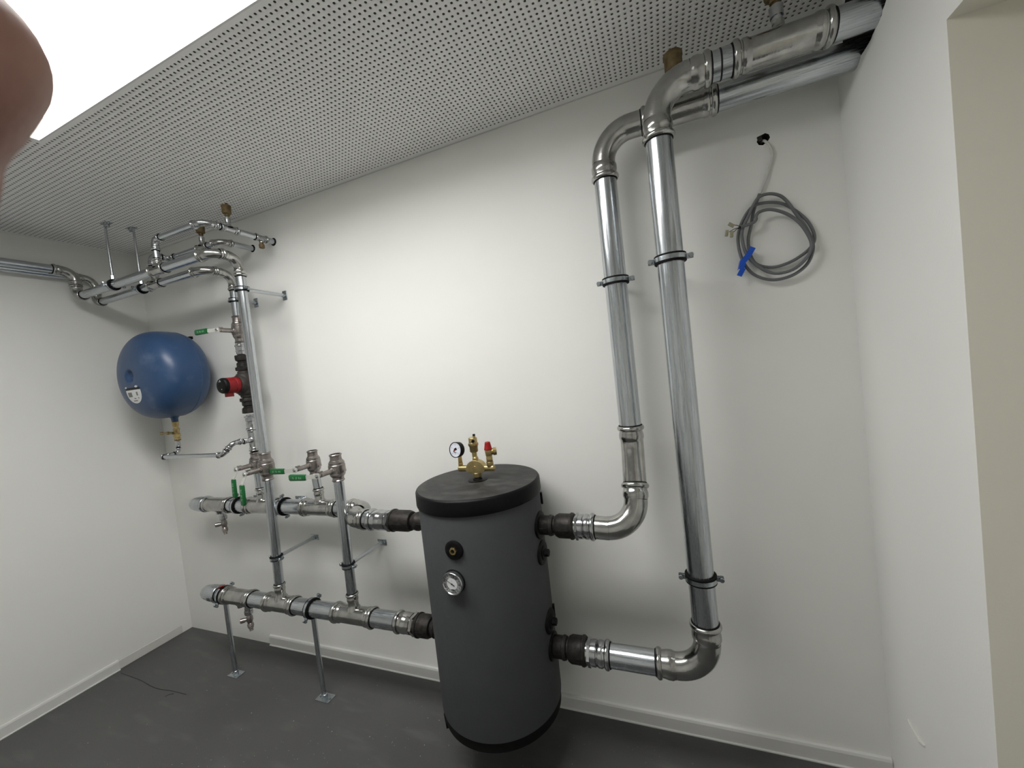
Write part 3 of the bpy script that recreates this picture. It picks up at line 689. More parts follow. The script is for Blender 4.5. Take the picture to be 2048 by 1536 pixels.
# clamps on A and B, fixed to the wall
cg = 'clamps on the two thick risers'
clamp('rubber-lined clamp on the thick riser nearest the wall', (AX, AY, 1.764), (0, 0, 1), r76, (1, .0, -.0), (0, 1, 0), (AX, 0, 1.764), (.05, .03, .007), cg, plate_axes=((1, 0, 0), (0, 0, 1)))
clamp('upper rubber-lined clamp on the front thick riser', (BX, BY, 1.779), (0, 0, 1), rB, (1, 0, 0), (0, 1, 0), (BX, 0, 1.779), (.05, .03, .007), cg, plate_axes=((1, 0, 0), (0, 0, 1)))
clamp('lower rubber-lined clamp on the front thick riser, just above its bottom elbow', (BX, BY, .761), (0, 0, 1), rB, (1, 0, 0), (0, 1, 0), (BX, 0, .761), (.05, .03, .007), cg, plate_axes=((1, 0, 0), (0, 0, 1)))

# ================================================================== MANIFOLDS
X1 = (1, 0, 0); r42 = .0218; r35 = .0195; F1X, R1X, F2X, R2X = 1.250, 1.022, 1.705, 1.442
MZ = .449; MY = -.235
lm = thing('pipe_manifold', 'lower thick manifold pipe on floor stands, running left from the tank', 'pipe', None, (1.4, MY, MZ))
endcap(lm, (.76, MY, MZ), (-1, 0, 0), r76, .13, GALV)
pipe(lm, (.70, MY, MZ), (.84, MY, MZ), r76)
tee(lm, (.915, MY, MZ), X1, .108, r76, (0, 0, -1), .014, .055, bs=0)
tee(lm, (1.232, MY, MZ), X1, .135 * .75, r76, (0, 0, 1), r42, .105, bs=.04)
sleeve(lm, (1.022, MY, MZ), (1.135, MY, MZ), r76, ss=.045) if False else None
pipe(lm, (.99, MY, MZ), (1.17, MY, MZ), r76); pipe(lm, (1.30, MY, MZ), (1.60, MY, MZ), r76)
tee(lm, (1.702, MY, MZ), X1, .115, r76, (0, 0, 1), r42, .105, bs=.04)
pipe(lm, (1.78, MY, MZ), (1.98, MY, MZ), r76)
adapter(lm, (1.945, MY, MZ), (1, 0, 0), r76, .105, FIT)
union('dark iron union at the lower left tank port', (2.050, MY, MZ), (1, 0, 0), r76 + .001, .140, ug)
pipe(lm, (1.232, MY, MZ + .07), (F1X + .005, MY, 1.10), r42, name='riser'); pipe(lm, (1.702, MY, MZ + .07), (F2X + .006, MY, 1.10), r42, name='riser')
drain('small drain valve hanging under the lower manifold', (.972, MY, MZ - r76 - .012))
UZ = .905; UY = -.12
um = thing('pipe_manifold', 'upper thick manifold pipe clamped along the wall behind the green-handled valves', 'pipe', None, (1.1, UY, UZ))
endcap(um, (.56, UY, UZ), (-1, 0, 0), r76, .13, GALV)
pipe(um, (.50, UY, UZ), (.62, UY, UZ), r76)
tee(um, (.655, UY, UZ), X1, .115, r76, (0, 0, -1), .014, .055, bs=0)
pipe(um, (.74, UY, UZ), (.95, UY, UZ), r76)
tee(um, (R1X + .003, UY, UZ), X1, .115, r76, (0, 0, 1), r35, .10, bs=.036)
pipe(um, (1.09, UY, UZ), (1.36, UY, UZ), r76)
tee(um, (1.449, UY, UZ), X1, .115, r76, (0, 0, 1), r42 - .0015, .10, bs=.036)
uc1 = V((1.742, UY, UZ)); uc2 = V((1.742 + .01, MY, UZ - .001)); uc3 = V((1.95, MY, UZ - .001))
m0, m1 = elbow(um, (1.5, UY, UZ), uc1, uc2, r76, .056, .045, 0)
n0, n1 = elbow(um, uc1, uc2, uc3, r76, .056, 0, .04)
pipe(um, (1.52, UY, UZ), m0 + V((.02, 0, 0)), r76)
pipe(um, n1 - V((.02, 0, 0)), (1.90, MY, UZ - .001), r76)
adapter(um, (1.868, MY, UZ - .001), X1, r76, .125, FITB)
union('dark iron union at the upper left tank port', (1.985, MY, UZ), X1, r76 - .001, .205, ug)
pipe(um, (R1X + .003, UY, UZ + .065), (R1X, UY, 1.11), r35, name='riser'); pipe(um, (1.449, UY, UZ + .065), (R2X - .002, UY, 1.10), r42 - .0015, name='riser')
drain('small drain valve hanging under the upper manifold', (.682, UY, UZ - r76 - .012))

# clamps of the manifolds
sg_ = 'floor stands under the lower manifold'
clamp('left floor stand and clamp under the lower manifold, with a red tag', (.793, MY, MZ), X1, r76 + .001, (0, -1, -.75), (0, 0, -1), (.797, MY, 0), (.075, .05, .0115), sg_, red=True, plate_axes=((1, 0, 0), (0, 1, 0)))
clamp('right floor stand and clamp under the lower manifold, nearest the tank', (1.438, MY, MZ), X1, r76 + .001, (0, -1, -.75), (0, 0, -1), (1.448, MY - .002, 0), (.085, .05, .0115), sg_, plate_axes=((1, 0, 0), (0, 1, 0)))
sw = 'wall clamps on the upper manifold'
clamp('left wall clamp on the upper manifold behind the two hanging green grips', (.833, UY, UZ), X1, r76 + .001, (0, -.15, 1), (0, 1, 0), (.833, 0, UZ), (.085, .03, .0075), sw, plate_axes=((1, 0, 0), (0, 0, 1)))
clamp('right wall clamp on the upper manifold between the two valve pairs', (1.190, UY, UZ), X1, r76 + .001, (0, -.15, 1), (0, 1, 0), (1.175, 0, UZ), (.085, .03, .0075), sw, plate_axes=((1, 0, 0), (0, 0, 1)))
sr = 'clamps with wall rods on the thin risers'
for lab, x, z in (('lower left clamp with slanting-looking rod to the wall, beside the hanging green grips', 1.239, .688), ('lower right clamp and wall rod on the riser next to the tank', 1.704, .685)):
    clamp(lab, (x, MY, z), (0, 0, 1), r42, (1, -.15, 0), (0, 1, 0), (x, 0, z), (.055, .03, .009), sr, plate_axes=((1, 0, 0), (0, 0, 1)), wid=.016)
clamp('upper clamp with long wall rod at the top of the long front riser', (1.256, MY, 2.029), (0, 0, 1), r42, (1, -.15, 0), (0, 1, 0), (1.256, 0, 2.029), (.03, .05, .009), sr, plate_axes=((1, 0, 0), (0, 0, 1)), wid=.016)
clamp('upper clamp with short wall rod on the rear riser above the pump', (1.030, UY, 2.027), (0, 0, 1), r35, (1, -.15, 0), (0, 1, 0), (1.030, 0, 2.027), (.03, .05, .009), sr, plate_axes=((1, 0, 0), (0, 0, 1)), wid=.016)

# ================================================================== VALVES
ball_valve('ball valve with hanging green grip at the foot of the long front riser', (F1X + .006, MY, 1.152), r42, .069, (-.06, 0, -1))
ball_valve('ball valve with hanging green grip at the foot of the rear riser under the pump', (R1X, UY, 1.145), r35, .058, (-.06, 0, -1))
ball_valve('open-topped ball valve with level green grip nearest the tank, front one of the pair', (F2X + .006, MY, 1.140), r42, .062, (-1, 0, -.005))
ball_valve('open-topped ball valve with level green grip, rear one of the pair near the wall', (R2X - .002, UY, 1.137), r42 - .0015, .062, (-1, 0, -.005))
ball_valve('highest ball valve with level green grip beside the blue vessel, above the pump', (1.028, UY, 1.870), r35, .072, (-1, 0, .03))

# ================================================================== LEFT RISERS AND HIGH RUNS
fr = thing('pipe_run', 'long front riser bending into the nearer high pipe to the left wall', 'pipe', None, (F1X, MY, 1.22))
ZR = 2.180; y1 = -.353; RT = .052
c1_ = V((1.258, MY, ZR)); c2_ = V((1.258, y1, ZR)); c3_ = V((.085, y1, ZR - .004)); c4_ = V((.085, y1, 2.318)); c5_ = V((.085, YF - .02, 2.318))
m0, m1 = elbow(fr, (1.256, MY, 1.2), c1_, c2_, r42, .056, .034, 0)
n0, n1 = elbow(fr, c1_, c2_, c3_, r42, .056, .0, .034)
pipe(fr, (1.2535, MY, 1.205), m0 + V((0, 0, .02)), r42)
mb = MB(); socket(mb, n0 + (m1 - n0) * .5 + V((0, -.012, 0)), V((0, -1, 0)), r42, .02); o = P(mb, 'joint_ring', fr); flush_seals(o, fr)
pipe(fr, m1, n0, r42 + .0005, FIT, 'spigot')
tx1 = .850
pipe(fr, n1 + V((.02, 0, 0)), (tx1 + .03, y1, ZR), r42)
tee(fr, (tx1, y1, ZR - .001), X1, .055, r42, (0, 0, 1), .014, .055, bs=.022, ss=.022)
o0, o1 = elbow(fr, c2_, c3_, c4_, r42, .04, .026, .026)
q0, q1 = elbow(fr, c3_, c4_, c5_, r42, .052, .024, .034)
pipe(fr, (tx1 - .03, y1, ZR - .001), o0 - V((.015, 0, 0)), r42)
pipe(fr, o1 - V((0, 0, .01)), q0 + V((0, 0, .01)), r42)
pipe(fr, q1 + V((0, .02, 0)), (.085, YF + .002, 2.318), r42)

rrn = thing('pipe_run', 'rear riser top bending into the farther high pipe to the left wall', 'pipe', None, (R1X, UY, 1.94))
y2 = -.255; ZR2 = 2.166
d1_ = V((1.032, UY, ZR2)); d2_ = V((1.032, y2, ZR2)); d3_ = V((.046, y2, ZR2 - .008)); d4_ = V((.046, y2, 2.298)); d5_ = V((.046, YF - .02, 2.298))
m0, m1 = elbow(rrn, (1.03, UY, 1.9), d1_, d2_, r35, .058, .030, 0)
n0, n1 = elbow(rrn, d1_, d2_, d3_, r35, .058, 0, .030)
pipe(rrn, (1.029, UY, 1.925), m0 + V((0, 0, .02)), r35)
pipe(rrn, m1, n0, r35 + .0005, FIT, 'spigot')
mb = MB(); socket(mb, n0 + (m1 - n0) * .5 + V((0, -.010, 0)), V((0, -1, 0)), r35, .018); o = P(mb, 'joint_ring', rrn); flush_seals(o, rrn)
tx2 = .628
pipe(rrn, n1 + V((.02, 0, 0)), (tx2 + .03, y2, ZR2 - .002), r35)
tee(rrn, (tx2, y2, ZR2 - .002), X1, .05, r35, (0, 0, 1), .014, .05, bs=.02, ss=.02)
o0, o1 = elbow(rrn, d2_, d3_, d4_, r35, .036, .022, .020)
q0, q1 = elbow(rrn, d3_, d4_, d5_, r35, .05, .020, .03)
pipe(rrn, (tx2 - .03, y2, ZR2 - .003), o0 - V((.015, 0, 0)), r35)
pipe(rrn, o1 - V((0, 0, .01)), q0 + V((0, 0, .01)), r35)
pipe(rrn, q1 + V((0, .02, 0)), (.046, YF + .002, 2.298), r35)
# ceiling hangers
hg = 'ceiling hangers of the high pipes'
clamp('nearer ceiling hanger holding the front high pipe', (.452, y1, ZR - .003), X1, r42, (0, 1, .05), (0, 0, 1), (.468, y1, H), (.055, .03, .0055), hg, plate_axes=((1, 0, 0), (0, 1, 0)), wid=.016)
clamp('farther ceiling hanger holding the rear high pipe, closer to the back wall', (.500, y2, ZR2 - .004), X1, r35, (0, 1, .05), (0, 0, 1), (.482, y2, H), (.055, .03, .0055), hg, plate_axes=((1, 0, 0), (0, 1, 0)), wid=.016)

# thin branch loops to the wall holes
r28 = .0142
br = thing('pipe_run', 'thin branch pipe looping up from the front high pipe into the right-hand small wall hole', 'pipe', None, (tx1, y1, ZR + .05))
g1 = V((tx1, y1, 2.328)); g2 = V((1.223, y1, 2.328)); g3 = V((1.223, .05, 2.326))
m0, m1 = elbow(br, (tx1, y1, ZR), g1, g2, r28, .030, .024, .022, FITB)
n0, n1 = elbow(br, g1, g2, g3, r28, .042, .026, .022, FITB)
pipe(br, (tx1, y1, ZR + .035), m0 + V((0, 0, .01)), r28); pipe(br, m1 - V((.01, 0, 0)), n0 + V((.01, 0, 0)), r28)
tee(br, (1.223, -.235, 2.327), (0, 1, 0), .042, r28, (0, 0, 1), .010, .024, bs=0, ss=.020, mt=FITB)
tee(br, (1.223, -.072, 2.326), (0, 1, 0), .032, r28, (0, 0, -1), .008, .024, bs=0, ss=.018, mt=FITB)
pipe(br, n1 - V((0, .01, 0)), (1.223, -.26, 2.327), r28); pipe(br, (1.223, -.215, 2.327), (1.223, -.09, 2.327), r28); pipe(br, (1.223, -.055, 2.326), (1.223, .06, 2.326), r28)
air_vent('brass air vent on the thin branch pipe, the higher one of the left pair', (1.223, -.235, 2.343), .82, .042)
mb = MB(); mb.lathe((1.223, -.072, 2.303), (0, 0, -1), [(0, .010), (.008, .010), (.010, .014), (.026, .014), (.030, .009)], BRASSD, n=10)
o = tag(P(mb, 'drain_plug', None), 'small dull brown drain plug under the thin branch near the wall holes', 'plug')
br2 = thing('pipe_run', 'thin branch pipe rising from the rear high pipe into the left-hand small wall hole', 'pipe', None, (tx2, y2, ZR2 + .05))
h1 = V((tx2, y2, 2.320)); h2 = V((tx2, -.172, 2.320)); h3 = V((1.058, -.172, 2.322)); h4 = V((1.058, .05, 2.326))
m0, m1 = elbow(br2, (tx2, y2, ZR2), h1, h2, r28 + .004, .036, .022, .0, FITB)
n0, n1 = elbow(br2, h1, h2, h3, r28, .028, .012, .020, FITB)
o0, o1 = elbow(br2, h2, h3, h4, r28, .036, .024, .022)
pipe(br2, (tx2, y2, ZR2 + .03), m0 + V((0, 0, .01)), r28)
tee(br2, (.915, -.172, 2.321), X1, .042, r28, (0, 0, 1), .010, .024, bs=0, ss=.020)
pipe(br2, n1 - V((.01, 0, 0)), (.90, -.172, 2.321), r28); pipe(br2, (.93, -.172, 2.321), o0 + V((.01, 0, 0)), r28); pipe(br2, o1 - V((0, .01, 0)), (1.058, .06, 2.326), r28)
pipe(br2, m1 - V((0, .004, 0)), n0 + V((0, .008, 0)), r28)
air_vent('brass air vent on the rear thin branch, the lower one of the left pair', (.915, -.172, 2.337), .82, .042)

# ================================================================== PUMP LINE
pl = thing('pipe_run', 'short bright steel fittings above and below the circulation pump', 'pipe', None, (R1X, UY, 1.2))
Zv = V((0, 0, 1))
mb = MB(); mb.lathe((R1X, UY, 1.735), Zv, [(0, r35 - .001), (.008, r35 + .002), (.016, r35 + .002)], FITB, n=24, c0=False, c1=False)
mb.lathe((R1X, UY, 1.751), Zv, [(0, r35), (0, r35 + .006), (.006, r35 + .006), (.006, r35)], FITB, n=6)
mb.lathe((R1X, UY, 1.757), Zv, [(0, r35 + .0025), (.020, r35 + .003), (.022, r35 + .006), (.028, r35 + .006), (.030, r35 + .001), (.045, r35 + .001)], FITB, n=24, c0=False, c1=False)
P(mb, 'threaded_adapter', pl)
adapter(pl, (R1X, UY, 1.325), (0, 0, 1), r35, .085)
tee(pl, (R1X, UY, 1.272), (0, 0, 1), .062, r35, (0, -1, 0), .011, .055, bs=.020, ss=.022, mt=FITB)
pump = thing('circulation_pump', 'small cast iron circulation pump with red and black motor head', 'pump', None, (R1X, UY, 1.575))
mb = MB(); c = V((R1X, UY, 1.575))
mb.lathe(c - Zv * .074, Zv, [(0, .022), (.004, .029), (.014, .030), (.018, .036), (.034, .043), (.056, .047), (.092, .047), (.114, .043), (.130, .036), (.134, .030), (.144, .029), (.148, .022)], PUMPI, n=28)
mb.lathe(c + V((0, .035, 0)), (0, -1, 0), [(0, .030), (.008, .045), (.030, .052), (.072, .052), (.082, .046)], PUMPI, n=28)
P(mb, 'pump_housing', pump)
for s in (-1, 1):
    mb = MB(); q = c + Zv * s * .074; d = Zv * s
    mb.lathe(q, d, [(0, .022), (0, .034), (.006, .036), (.018, .036), (.020, .030)], IRON, n=6); mb.lathe(q + d * .020, d, [(0, .028), (.020, .028), (.024, .022), (.030, .022)], IRON, n=24)
    mb.lathe(q + d * .050, d, [(0, .024), (.006, .031), (.020, .0325), (.032, .0325), (.034, .024)], IRON, n=8 if s < 0 else 24)
    P(mb, 'union_nut', pump)
mb = MB(); mb.lathe(c + V((0, -.045, 0)), (0, -1, 0), [(0, .040), (.004, .0425), (.020, .0425), (.022, .0405), (.024, .0405), (.026, .0415), (.062, .0405)], REDD, n=40)
mb.box(c + V((-.004, -.088, -.047)), (.028, .030, .024), REDD); tag(P(mb, 'motor_housing', pump, bevel=.001), 'red motor housing')
mb = MB(); mb.lathe(c + V((0, -.107, 0)), (0, -1, 0), [(0, .0405), (.012, .0405), (.018, .037), (.020, .033), (.0205, .012), (.0205, .001)], BLACKP, n=36); fc = tag(P(mb, 'control_face', pump), 'round black control face')
mb = MB(); fy = c.y - .128
for x, zz, L in ((-.004, .022, .016), (-.002, .028, .004), (.004, -.018, .003)): mb.box((c.x + x, fy, c.z + zz), (L, .0008, .002 if L > .01 else .004), WHITE)
mb.build('face_print', fc)

# line to the expansion vessel
vl = thing('pipe_run', 'thin pipe from the pump riser to the valve under the blue vessel', 'pipe', None, (.7, -.25, 1.22))
r18 = .0112; v0 = V((R1X, UY, 1.272)); v1 = V((R1X, -.228, 1.276)); v2 = V((.985, -.262, 1.222)); v3 = V((.440, -.25, 1.222)); v4 = V((.440, -.163, 1.228)); v5 = V((.447, -.163, 1.30))
m0, m1 = elbow(vl, v0, v1, v2, r18, .034, .018, .014, FITB)
n0, n1 = elbow(vl, v1, v2, v3, r18, .028, .012, .018, FITB)
o0, o1 = elbow(vl, v2, v3, v4, r18, .018, .014, .014, FITB)
q0, q1 = elbow(vl, v3, v4, v5, r18 * .8, .018, .006, .012, FITB)
pipe(vl, v0 + V((0, -.05, 0)), m0 + V((0, -.008, 0)), r18); pipe(vl, m1 - (v2 - v1).normalized() * .008, n0 + (v2 - v1).normalized() * .008, r18)
pipe(vl, n1 + V((.01, 0, 0)), o0 + V((-.01, 0, 0)), r18); pipe(vl, o1 + V((0, -.01, 0)), q0 + V((0, .008, 0)), r18 * .8)
mb = MB(); mb.lathe((.4445, -.163, 1.262), Zv, [(0, .0095), (.004, .013), (.012, .0105), (.018, .0125), (.024, .0105), (.032, .0115), (.036, .0095), (.046, .0095)], FITB, n=18); P(mb, 'coupling', vl)

cv = thing('shut_off_valve', 'brass cap valve hanging under the blue expansion vessel', 'valve', None, (.447, -.163, 1.30))
mb = MB(); mb.lathe((.447, -.163, 1.304), Zv, [(0, .011), (0, .0155), (.010, .0155), (.011, .012), (.016, .012), (.016, .0175), (.034, .0175), (.036, .0135), (.050, .0135), (.056, .0165), (.064, .0165), (.066, .012), (.078, .012), (.080, .0155), (.092, .0155), (.094, .0165), (.104, .0165), (.106, .012)], BRASS, n=10); P(mb, 'valve_body', cv)
mb = MB(); mb.lathe((.447, -.163, 1.298), Zv, [(0, .012), (0, .016), (.009, .016), (.009, .012)], BRASSD, n=8); P(mb, 'lower_nut', cv)
mb = MB(); mb.lathe((.440, -.178, 1.345), (-.75, -.62, .12), [(0, .008), (.018, .007), (.019, .010), (.028, .010), (.030, .006), (.048, .006), (.048, .009), (.058, .009), (.060, .004)], BRASS, n=10); P(mb, 'drain_spout', cv)

# ================================================================== EXPANSION VESSEL
vx, vz, vR, vd, vy = .447, 1.686, .249, .163, -.180
ev = thing('expansion_vessel', 'round blue steel expansion vessel hung on the back wall in the corner', 'expansion vessel', None, (vx, vy, vz - vR))
def vprof(t):   # t in -1..1 along the axis -> radius
    return vR * max(0.0, 1 - abs(t) ** 3.0) ** (1 / 2.6)
mb = MB(); prof = []; K = 48
for i in range(K + 1):
    a = -PI / 2 + PI * i / K; t_ = math.sin(a); prof.append((vd * t_, vprof(t_)))
# dimple in the front dome (front = -Y end)
pr = [(t_, r_) for t_, r_ in prof if t_ < vd * .55 or r_ > .046]
front = pr[-1]
pr += [(vd * .999, .042), (vd * .993, .036), (vd * .93, .031), (vd * .88, .020), (vd * .875, .0005)]
mb.lathe((vx, vy, vz), (0, -1, 0), pr, BLUE, n=72)
P(mb, 'shell', ev, angle=60)
mb = MB(); mb.lathe((vx, vy + .055, vz), (0, -1, 0), [(0, vprof(.33) - .001), (.002, vprof(.33) + .0018), (.005, vprof(.33) + .0018), (.007, vprof(.31) - .001)], BLUE, n=72, c0=False, c1=False); P(mb, 'weld_seam', ev)
mb = MB(); mb.lathe((vx, -.163, vz - vR - .028), (0, 0, 1), [(0, .0135), (.002, .0155), (.022, .0170), (.030, .024), (.040, .045)], BLUE, n=24); P(mb, 'connection_neck', ev)
mb = MB(); mb.box((.532, -.072, 1.892), (.03, .016, .016), BLACKP); mb.box((vx, -.010, vz), (.14, .02, .16), BLACKP); P(mb, 'wall_bracket', ev)
mb = MB(); mb.lathe((vx + .008, vy - vd * .875, vz - .012), (0, -1, 0), [(0, .010), (.008, .010), (.009, .006)], BLUE, n=12); P(mb, 'valve_cap', ev)
# label lying on the dome
def on_dome(x, z, off=.0008):
    rr = math.hypot(x, z); lo, hi = 0.0, 1.0
    for _ in range(40):
        m_ = (lo + hi) / 2
        if vprof(m_) > rr: lo = m_
        else: hi = m_
    return V((vx + x, vy - vd * lo - off, vz + z))
def decal(poly, mt, name, off=.0008, parent=None):
    poly = [(a * LS + .006, lz + (c - lz) * LS) for a, c in poly]
    dn = []
    for i, (a, c) in enumerate(poly):
        a2, c2 = poly[(i + 1) % len(poly)]; k_ = max(1, int(math.hypot(a2 - a, c2 - c) / .006))
        dn += [(a + (a2 - a) * j / k_, c + (c2 - c) * j / k_) for j in range(k_)]
    poly = dn
    mb = MB(); b = len(mb.v); cx_ = sum(p[0] for p in poly) / len(poly); cz_ = sum(p[1] for p in poly) / len(poly)
    K_ = 6; n = len(poly); mb.v.append(tuple(on_dome(cx_, cz_, off)))
    for k in range(1, K_ + 1):
        for x, z in poly: mb.v.append(tuple(on_dome(cx_ + (x - cx_) * k / K_, cz_ + (z - cz_) * k / K_, off)))
    for j in range(n):
        j2 = (j + 1) % n; mb.quad((0, 1 + j, 1 + j2), ((0, 0),) * 3, mt)
        for k in range(1, K_): mb.quad((1 + (k - 1) * n + j, 1 + k * n + j, 1 + k * n + j2, 1 + (k - 1) * n + j2), ((0, 0),) * 4, mt)
    return P(mb, name, ev) if parent is None else mb.build(name, parent)
LS = 1.25; lz = -.074
half = [(-.052, lz)] + [(-.052 + 0, lz - .001)] + [(.052 * math.cos(PI + PI * k / 14), lz - .012 + .052 * math.sin(PI + PI * k / 14) * .92) for k in range(15)] + [(.052, lz)]
lb = tag(decal(half, WHITE, 'sticker'), 'white rounded sticker with dark band and small grey print')
decal([(-.052, lz), (.050, lz), (.050, lz + .010), (-.050, lz + .010)], INK, 'band', .001, lb)
decal([(-.046 + .008 * math.cos(a_ * PI / 6), lz + .0125 + .0035 * math.sin(a_ * PI / 6)) for a_ in range(12)], WHITE, 'print', .0012, lb)
decal([(.030 + .010 * math.cos(a_ * PI / 6), lz + .0135 + .0045 * math.sin(a_ * PI / 6)) for a_ in range(12)], WHITE, 'print', .0012, lb)
for q in ([(-.040, lz - .010), (-.010, lz - .010), (-.010, lz - .030), (-.040, lz - .030)], [(.020, lz - .010), (.030, lz - .010), (.030, lz - .026), (.020, lz - .026)], [(-.004, lz - .036), (.010, lz - .036), (.010, lz - .040), (-.004, lz - .040)], [(-.014, lz - .046), (.014, lz - .046), (.014, lz - .050), (-.014, lz - .050)], [(.024, lz - .034), (.030, lz - .034), (.030, lz - .040), (.024, lz - .040)]):
    decal(q[::-1], GREYINK, 'print', .0014, lb)

# ================================================================== CABLE COIL
sl_ = [(3.507, .03, 2.165), (3.508, .005, 2.160), (3.513, -.006, 2.150), (3.522, -.010, 2.132), (3.528, -.008, 2.109), (3.526, -.007, 2.091), (3.516, -.007, 2.064), (3.505, -.009, 2.034), (3.492, -.010, 2.007), (3.481, -.0105, 1.984)]
main = [(3.481, -.0105, 1.985), (3.471, -.011, 1.962), (3.458, -.011, 1.928), (3.449, -.011, 1.889), (3.437, -.011, 1.843), (3.438, -.011, 1.797), (3.454, -.012, 1.756), (3.498, -.012, 1.736), (3.545, -.013, 1.741), (3.586, -.013, 1.76), (3.609, -.014, 1.779), (3.62, -.015, 1.801), (3.618, -.015, 1.83), (3.602, -.016, 1.869), (3.572, -.016, 1.908), (3.54, -.017, 1.936), (3.503, -.017, 1.949), (3.468, -.018, 1.95), (3.444, -.019, 1.936), (3.42, -.019, 1.9), (3.406, -.02, 1.858), (3.406, -.02, 1.809), (3.417, -.021, 1.762), (3.44, -.022, 1.723), (3.477, -.022, 1.698), (3.514, -.023, 1.691), (3.558, -.023, 1.7), (3.593, -.024, 1.726), (3.61, -.025, 1.765), (3.61, -.025, 1.8), (3.595, -.026, 1.846), (3.574, -.026, 1.89), (3.555, -.027, 1.93), (3.536, -.028, 1.957), (3.509, -.028, 1.972), (3.48, -.029, 1.972), (3.461, -.029, 1.955), (3.441, -.03, 1.918), (3.419, -.031, 1.875), (3.416, -.031, 1.835), (3.427, -.032, 1.784), (3.462, -.032, 1.736), (3.501, -.033, 1.711), (3.55, -.033, 1.714), (3.588, -.034, 1.742), (3.604, -.035, 1.775), (3.601, -.035, 1.807), (3.578, -.036, 1.858), (3.544, -.036, 1.896), (3.503, -.037, 1.919), (3.471, -.038, 1.919), (3.460, -.038, 1.908), (3.458, -.039, 1.895), (3.446, -.039, 1.887), (3.413, -.04, 1.882)]
def spline(pts, k=5):
    pts = [V(p) for p in pts]; out = []
    for i in range(len(pts) - 1):
        p0 = pts[max(i - 1, 0)]; p1 = pts[i]; p2 = pts[i + 1]; p3 = pts[min(i + 2, len(pts) - 1)]
        for j in range(k):
            t = j / k; out.append(.5 * ((2 * p1) + (p2 - p0) * t + (2 * p0 - 5 * p1 + 4 * p2 - p3) * t * t + (3 * p1 - p0 - 3 * p2 + p3) * t ** 3))
    out.append(pts[-1]); return out
cb = thing('cable_coil', 'coiled grey cable hanging on the back wall below a small hole', 'cable', None, (3.51, 0, 1.83))
mb = MB(); mb.tube(spline(sl_), .0042, CABW, n=10); tag(P(mb, 'painted_lead', cb), 'stretch of the cable smeared with white wall paint')
mb = MB(); mb.tube(spline(main), .0050, CABLE, n=10); P(mb, 'cable', cb)
for a_, b_ in (((3.413, -.04, 1.882), (3.392, -.038, 1.893)), ((3.413, -.04, 1.881), (3.378, -.035, 1.875)), ((3.413, -.04, 1.880), (3.390, -.04, 1.870))):
    mb = MB(); mb.tube(spline([a_, tuple((V(a_) + V(b_)) / 2 + V((0, 0, .003))), b_], 4), .0011, WIREK, n=6); P(mb, 'wire', cb)
for lab, q, dd in (('translucent wire connector on the coil end, the uppermost', (3.386, -.037, 1.896), (-.6, 0, .5)), ('translucent wire connector on the coil end, the leftmost', (3.371, -.033, 1.873), (-.2, 0, -1)), ('translucent wire connector on the coil end, the lowest', (3.384, -.041, 1.864), (-.1, 0, -1))):
    d_ = V(dd).normalized(); mb = MB(); yv = V((0, 1, 0)); mb.box(V(q), (.020, .009, .010), CONN, (d_, yv, d_.cross(yv))); mb.box(V(q) + d_ * .002 + V((0, -.004, 0)), (.008, .004, .006), CONN, (d_, yv, d_.cross(yv)))
    tag(P(mb, 'wire_connector', None, bevel=.0012), lab, 'wire connector', 'wire connectors on the cable end')
mb = MB()
for i, (q, L, an) in enumerate((((3.436, -.030, 1.797), .026, 1.0), ((3.421, -.030, 1.778), .034, .85), ((3.407, -.030, 1.757), .030, 1.3))):
    dd = V((math.cos(an), 0, math.sin(an))); nn = V((-math.sin(an), 0, math.cos(an))); mb.box(V(q) + V((0, -.011 - i * .0008, 0)), (L, .0012, .017), TAPE, (dd, (0, 1, 0), nn)); 
    mb.box(V(q) + nn * .0075, (L, .022, .0012), TAPE, (dd, (0, 1, 0), nn)); mb.box(V(q) - nn * .0075, (L, .022, .0012), TAPE, (dd, (0, 1, 0), nn))
mb.box((3.402, -.042, 1.733), (.028, .0012, .016), TAPE, ((-.5, 0, -.86), (0, 1, 0), (.86, 0, -.5)))
tag(P(mb, 'tape', None), 'bright blue adhesive tape wrapped round the cable coil', 'tape')
mb = MB(); mb.box((3.497, -.003, 2.166), (.012, .006, .016), CONC, ((1, 0, .2), (0, 1, 0), (-.2, 0, 1))); tag(mb.build('plaster_flap', wb), 'grey flap of cut plaster at the cable hole')

# ================================================================== CRUMBS AND FLOOR SCRATCH
mb = MB(); rc = random.Random(3)
for i in range(300):
    if i < 150: x = rc.gauss(1.9, .35); y = rc.gauss(-.62, .22)
    else: x = rc.uniform(.4, 3.4); y = rc.uniform(-1.2, -.05)
    if x < .05 or x > 3.65 or y > -.03: continue
    s_ = rc.choice((.0007, .0008, .001, .0015)) * rc.uniform(.7, 1.2); a = rc.uniform(0, PI)
    mb.box((x, y, s_ * .3), (s_ * 2, s_ * 1.2, s_ * .6), CRUMB, ((math.cos(a), math.sin(a), 0), (-math.sin(a), math.cos(a), 0), (0, 0, 1)))
tag(mb.build('plaster_crumbs', None, smooth=False), 'tiny white plaster crumbs scattered on the dark floor', 'crumbs', None, 'stuff')
mb = MB()
mb.tube(spline([(.05, -.40, .0008), (.25, -.405, .0008), (.42, -.42, .0009), (.55, -.41, .0008), (.665, -.405, .0008)], 8), .0009, INK, n=5)
mb.tube(spline([(.56, -.445, .0008), (.565, -.43, .0008), (.585, -.42, .0009)], 5), .0009, INK, n=5)
tag(mb.build('thread', None), 'thin dark thread lying on the floor near the left wall', 'thread')

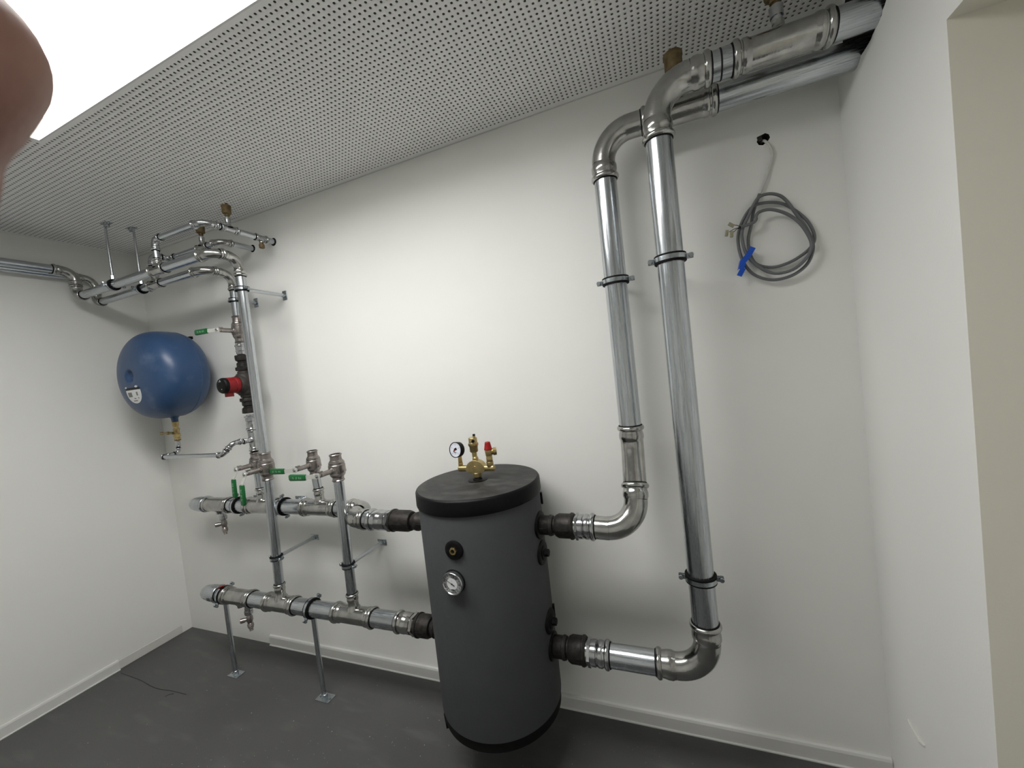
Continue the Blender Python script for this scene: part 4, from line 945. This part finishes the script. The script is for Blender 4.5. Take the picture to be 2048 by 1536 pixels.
# ================================================================== FINGERTIP over the lens
fg = thing('finger', 'blurred fingertip reaching in from the left, close to the viewer', 'finger', None, (3.0224, -1.5685, 1.5072))
pth = [V((3.0705, -1.5665, 1.5292)), V((3.0625, -1.5672, 1.5245)), V((3.0509, -1.5677, 1.5190)), V((3.0380, -1.5682, 1.5125)), V((3.0224, -1.5685, 1.5072)), V((3.0020, -1.5688, 1.5010)), V((2.9820, -1.5690, 1.4930))]
pth = [q + Up * .0106 - Rr * (.0016 + .0007 * max(0, i - 1)) for i, q in enumerate(pth)]
sp = spline(pth, 8); n_ = len(sp); mb = MB()
Ls = [0.0]
for i in range(1, n_): Ls.append(Ls[-1] + (sp[i] - sp[i - 1]).length)
FR = .0085
def frad(i):
    s_ = Ls[i]
    base = FR + .0012 * min(1, s_ / .05) - .0006 * math.exp(-((s_ - .020) / .005) ** 2) + .0006 * math.exp(-((s_ - .027) / .005) ** 2)
    return base * math.sqrt(max(0.0, 1 - (1 - min(1.0, s_ / FR)) ** 2)) if s_ < FR else base
# prepend the dome
mb.tube(sp, lambda i: max(frad(i), .0002), SKIN, n=28); P(mb, 'finger_skin', fg, angle=80)
dirn = (sp[6] - sp[0]).normalized(); upn = Fw * .95 + Up * .25 - Rr * .2; upn = (upn - dirn * upn.dot(dirn)).normalized(); sidn = dirn.cross(upn)
mb = MB(); rs = []
for i in range(7):
    a = i / 6; wdt = .0052 * math.sqrt(max(.05, 1 - (1 - min(1, a * 2.2)) ** 2)); cen = sp[0] + dirn * (.003 + .0125 * a)
    rs.append([cen + (upn * math.cos(u) * (FR + .0003) * (.62 + .38 * min(1, (a + .25)))) + sidn * (math.sin(u) * wdt * 1.35) for u in [(-.8 + 1.6 * k / 8) for k in range(9)]])
b = 0
for r_ in rs: mb.v += [tuple(q) for q in r_]
for i in range(6):
    for k in range(8): mb.quad((i * 9 + k, i * 9 + k + 1, (i + 1) * 9 + k + 1, (i + 1) * 9 + k), ((0, 0),) * 4, NAIL)
nl = P(mb, 'fingernail', fg, angle=80); so = nl.modifiers.new('s', 'SOLIDIFY'); so.thickness = .0004
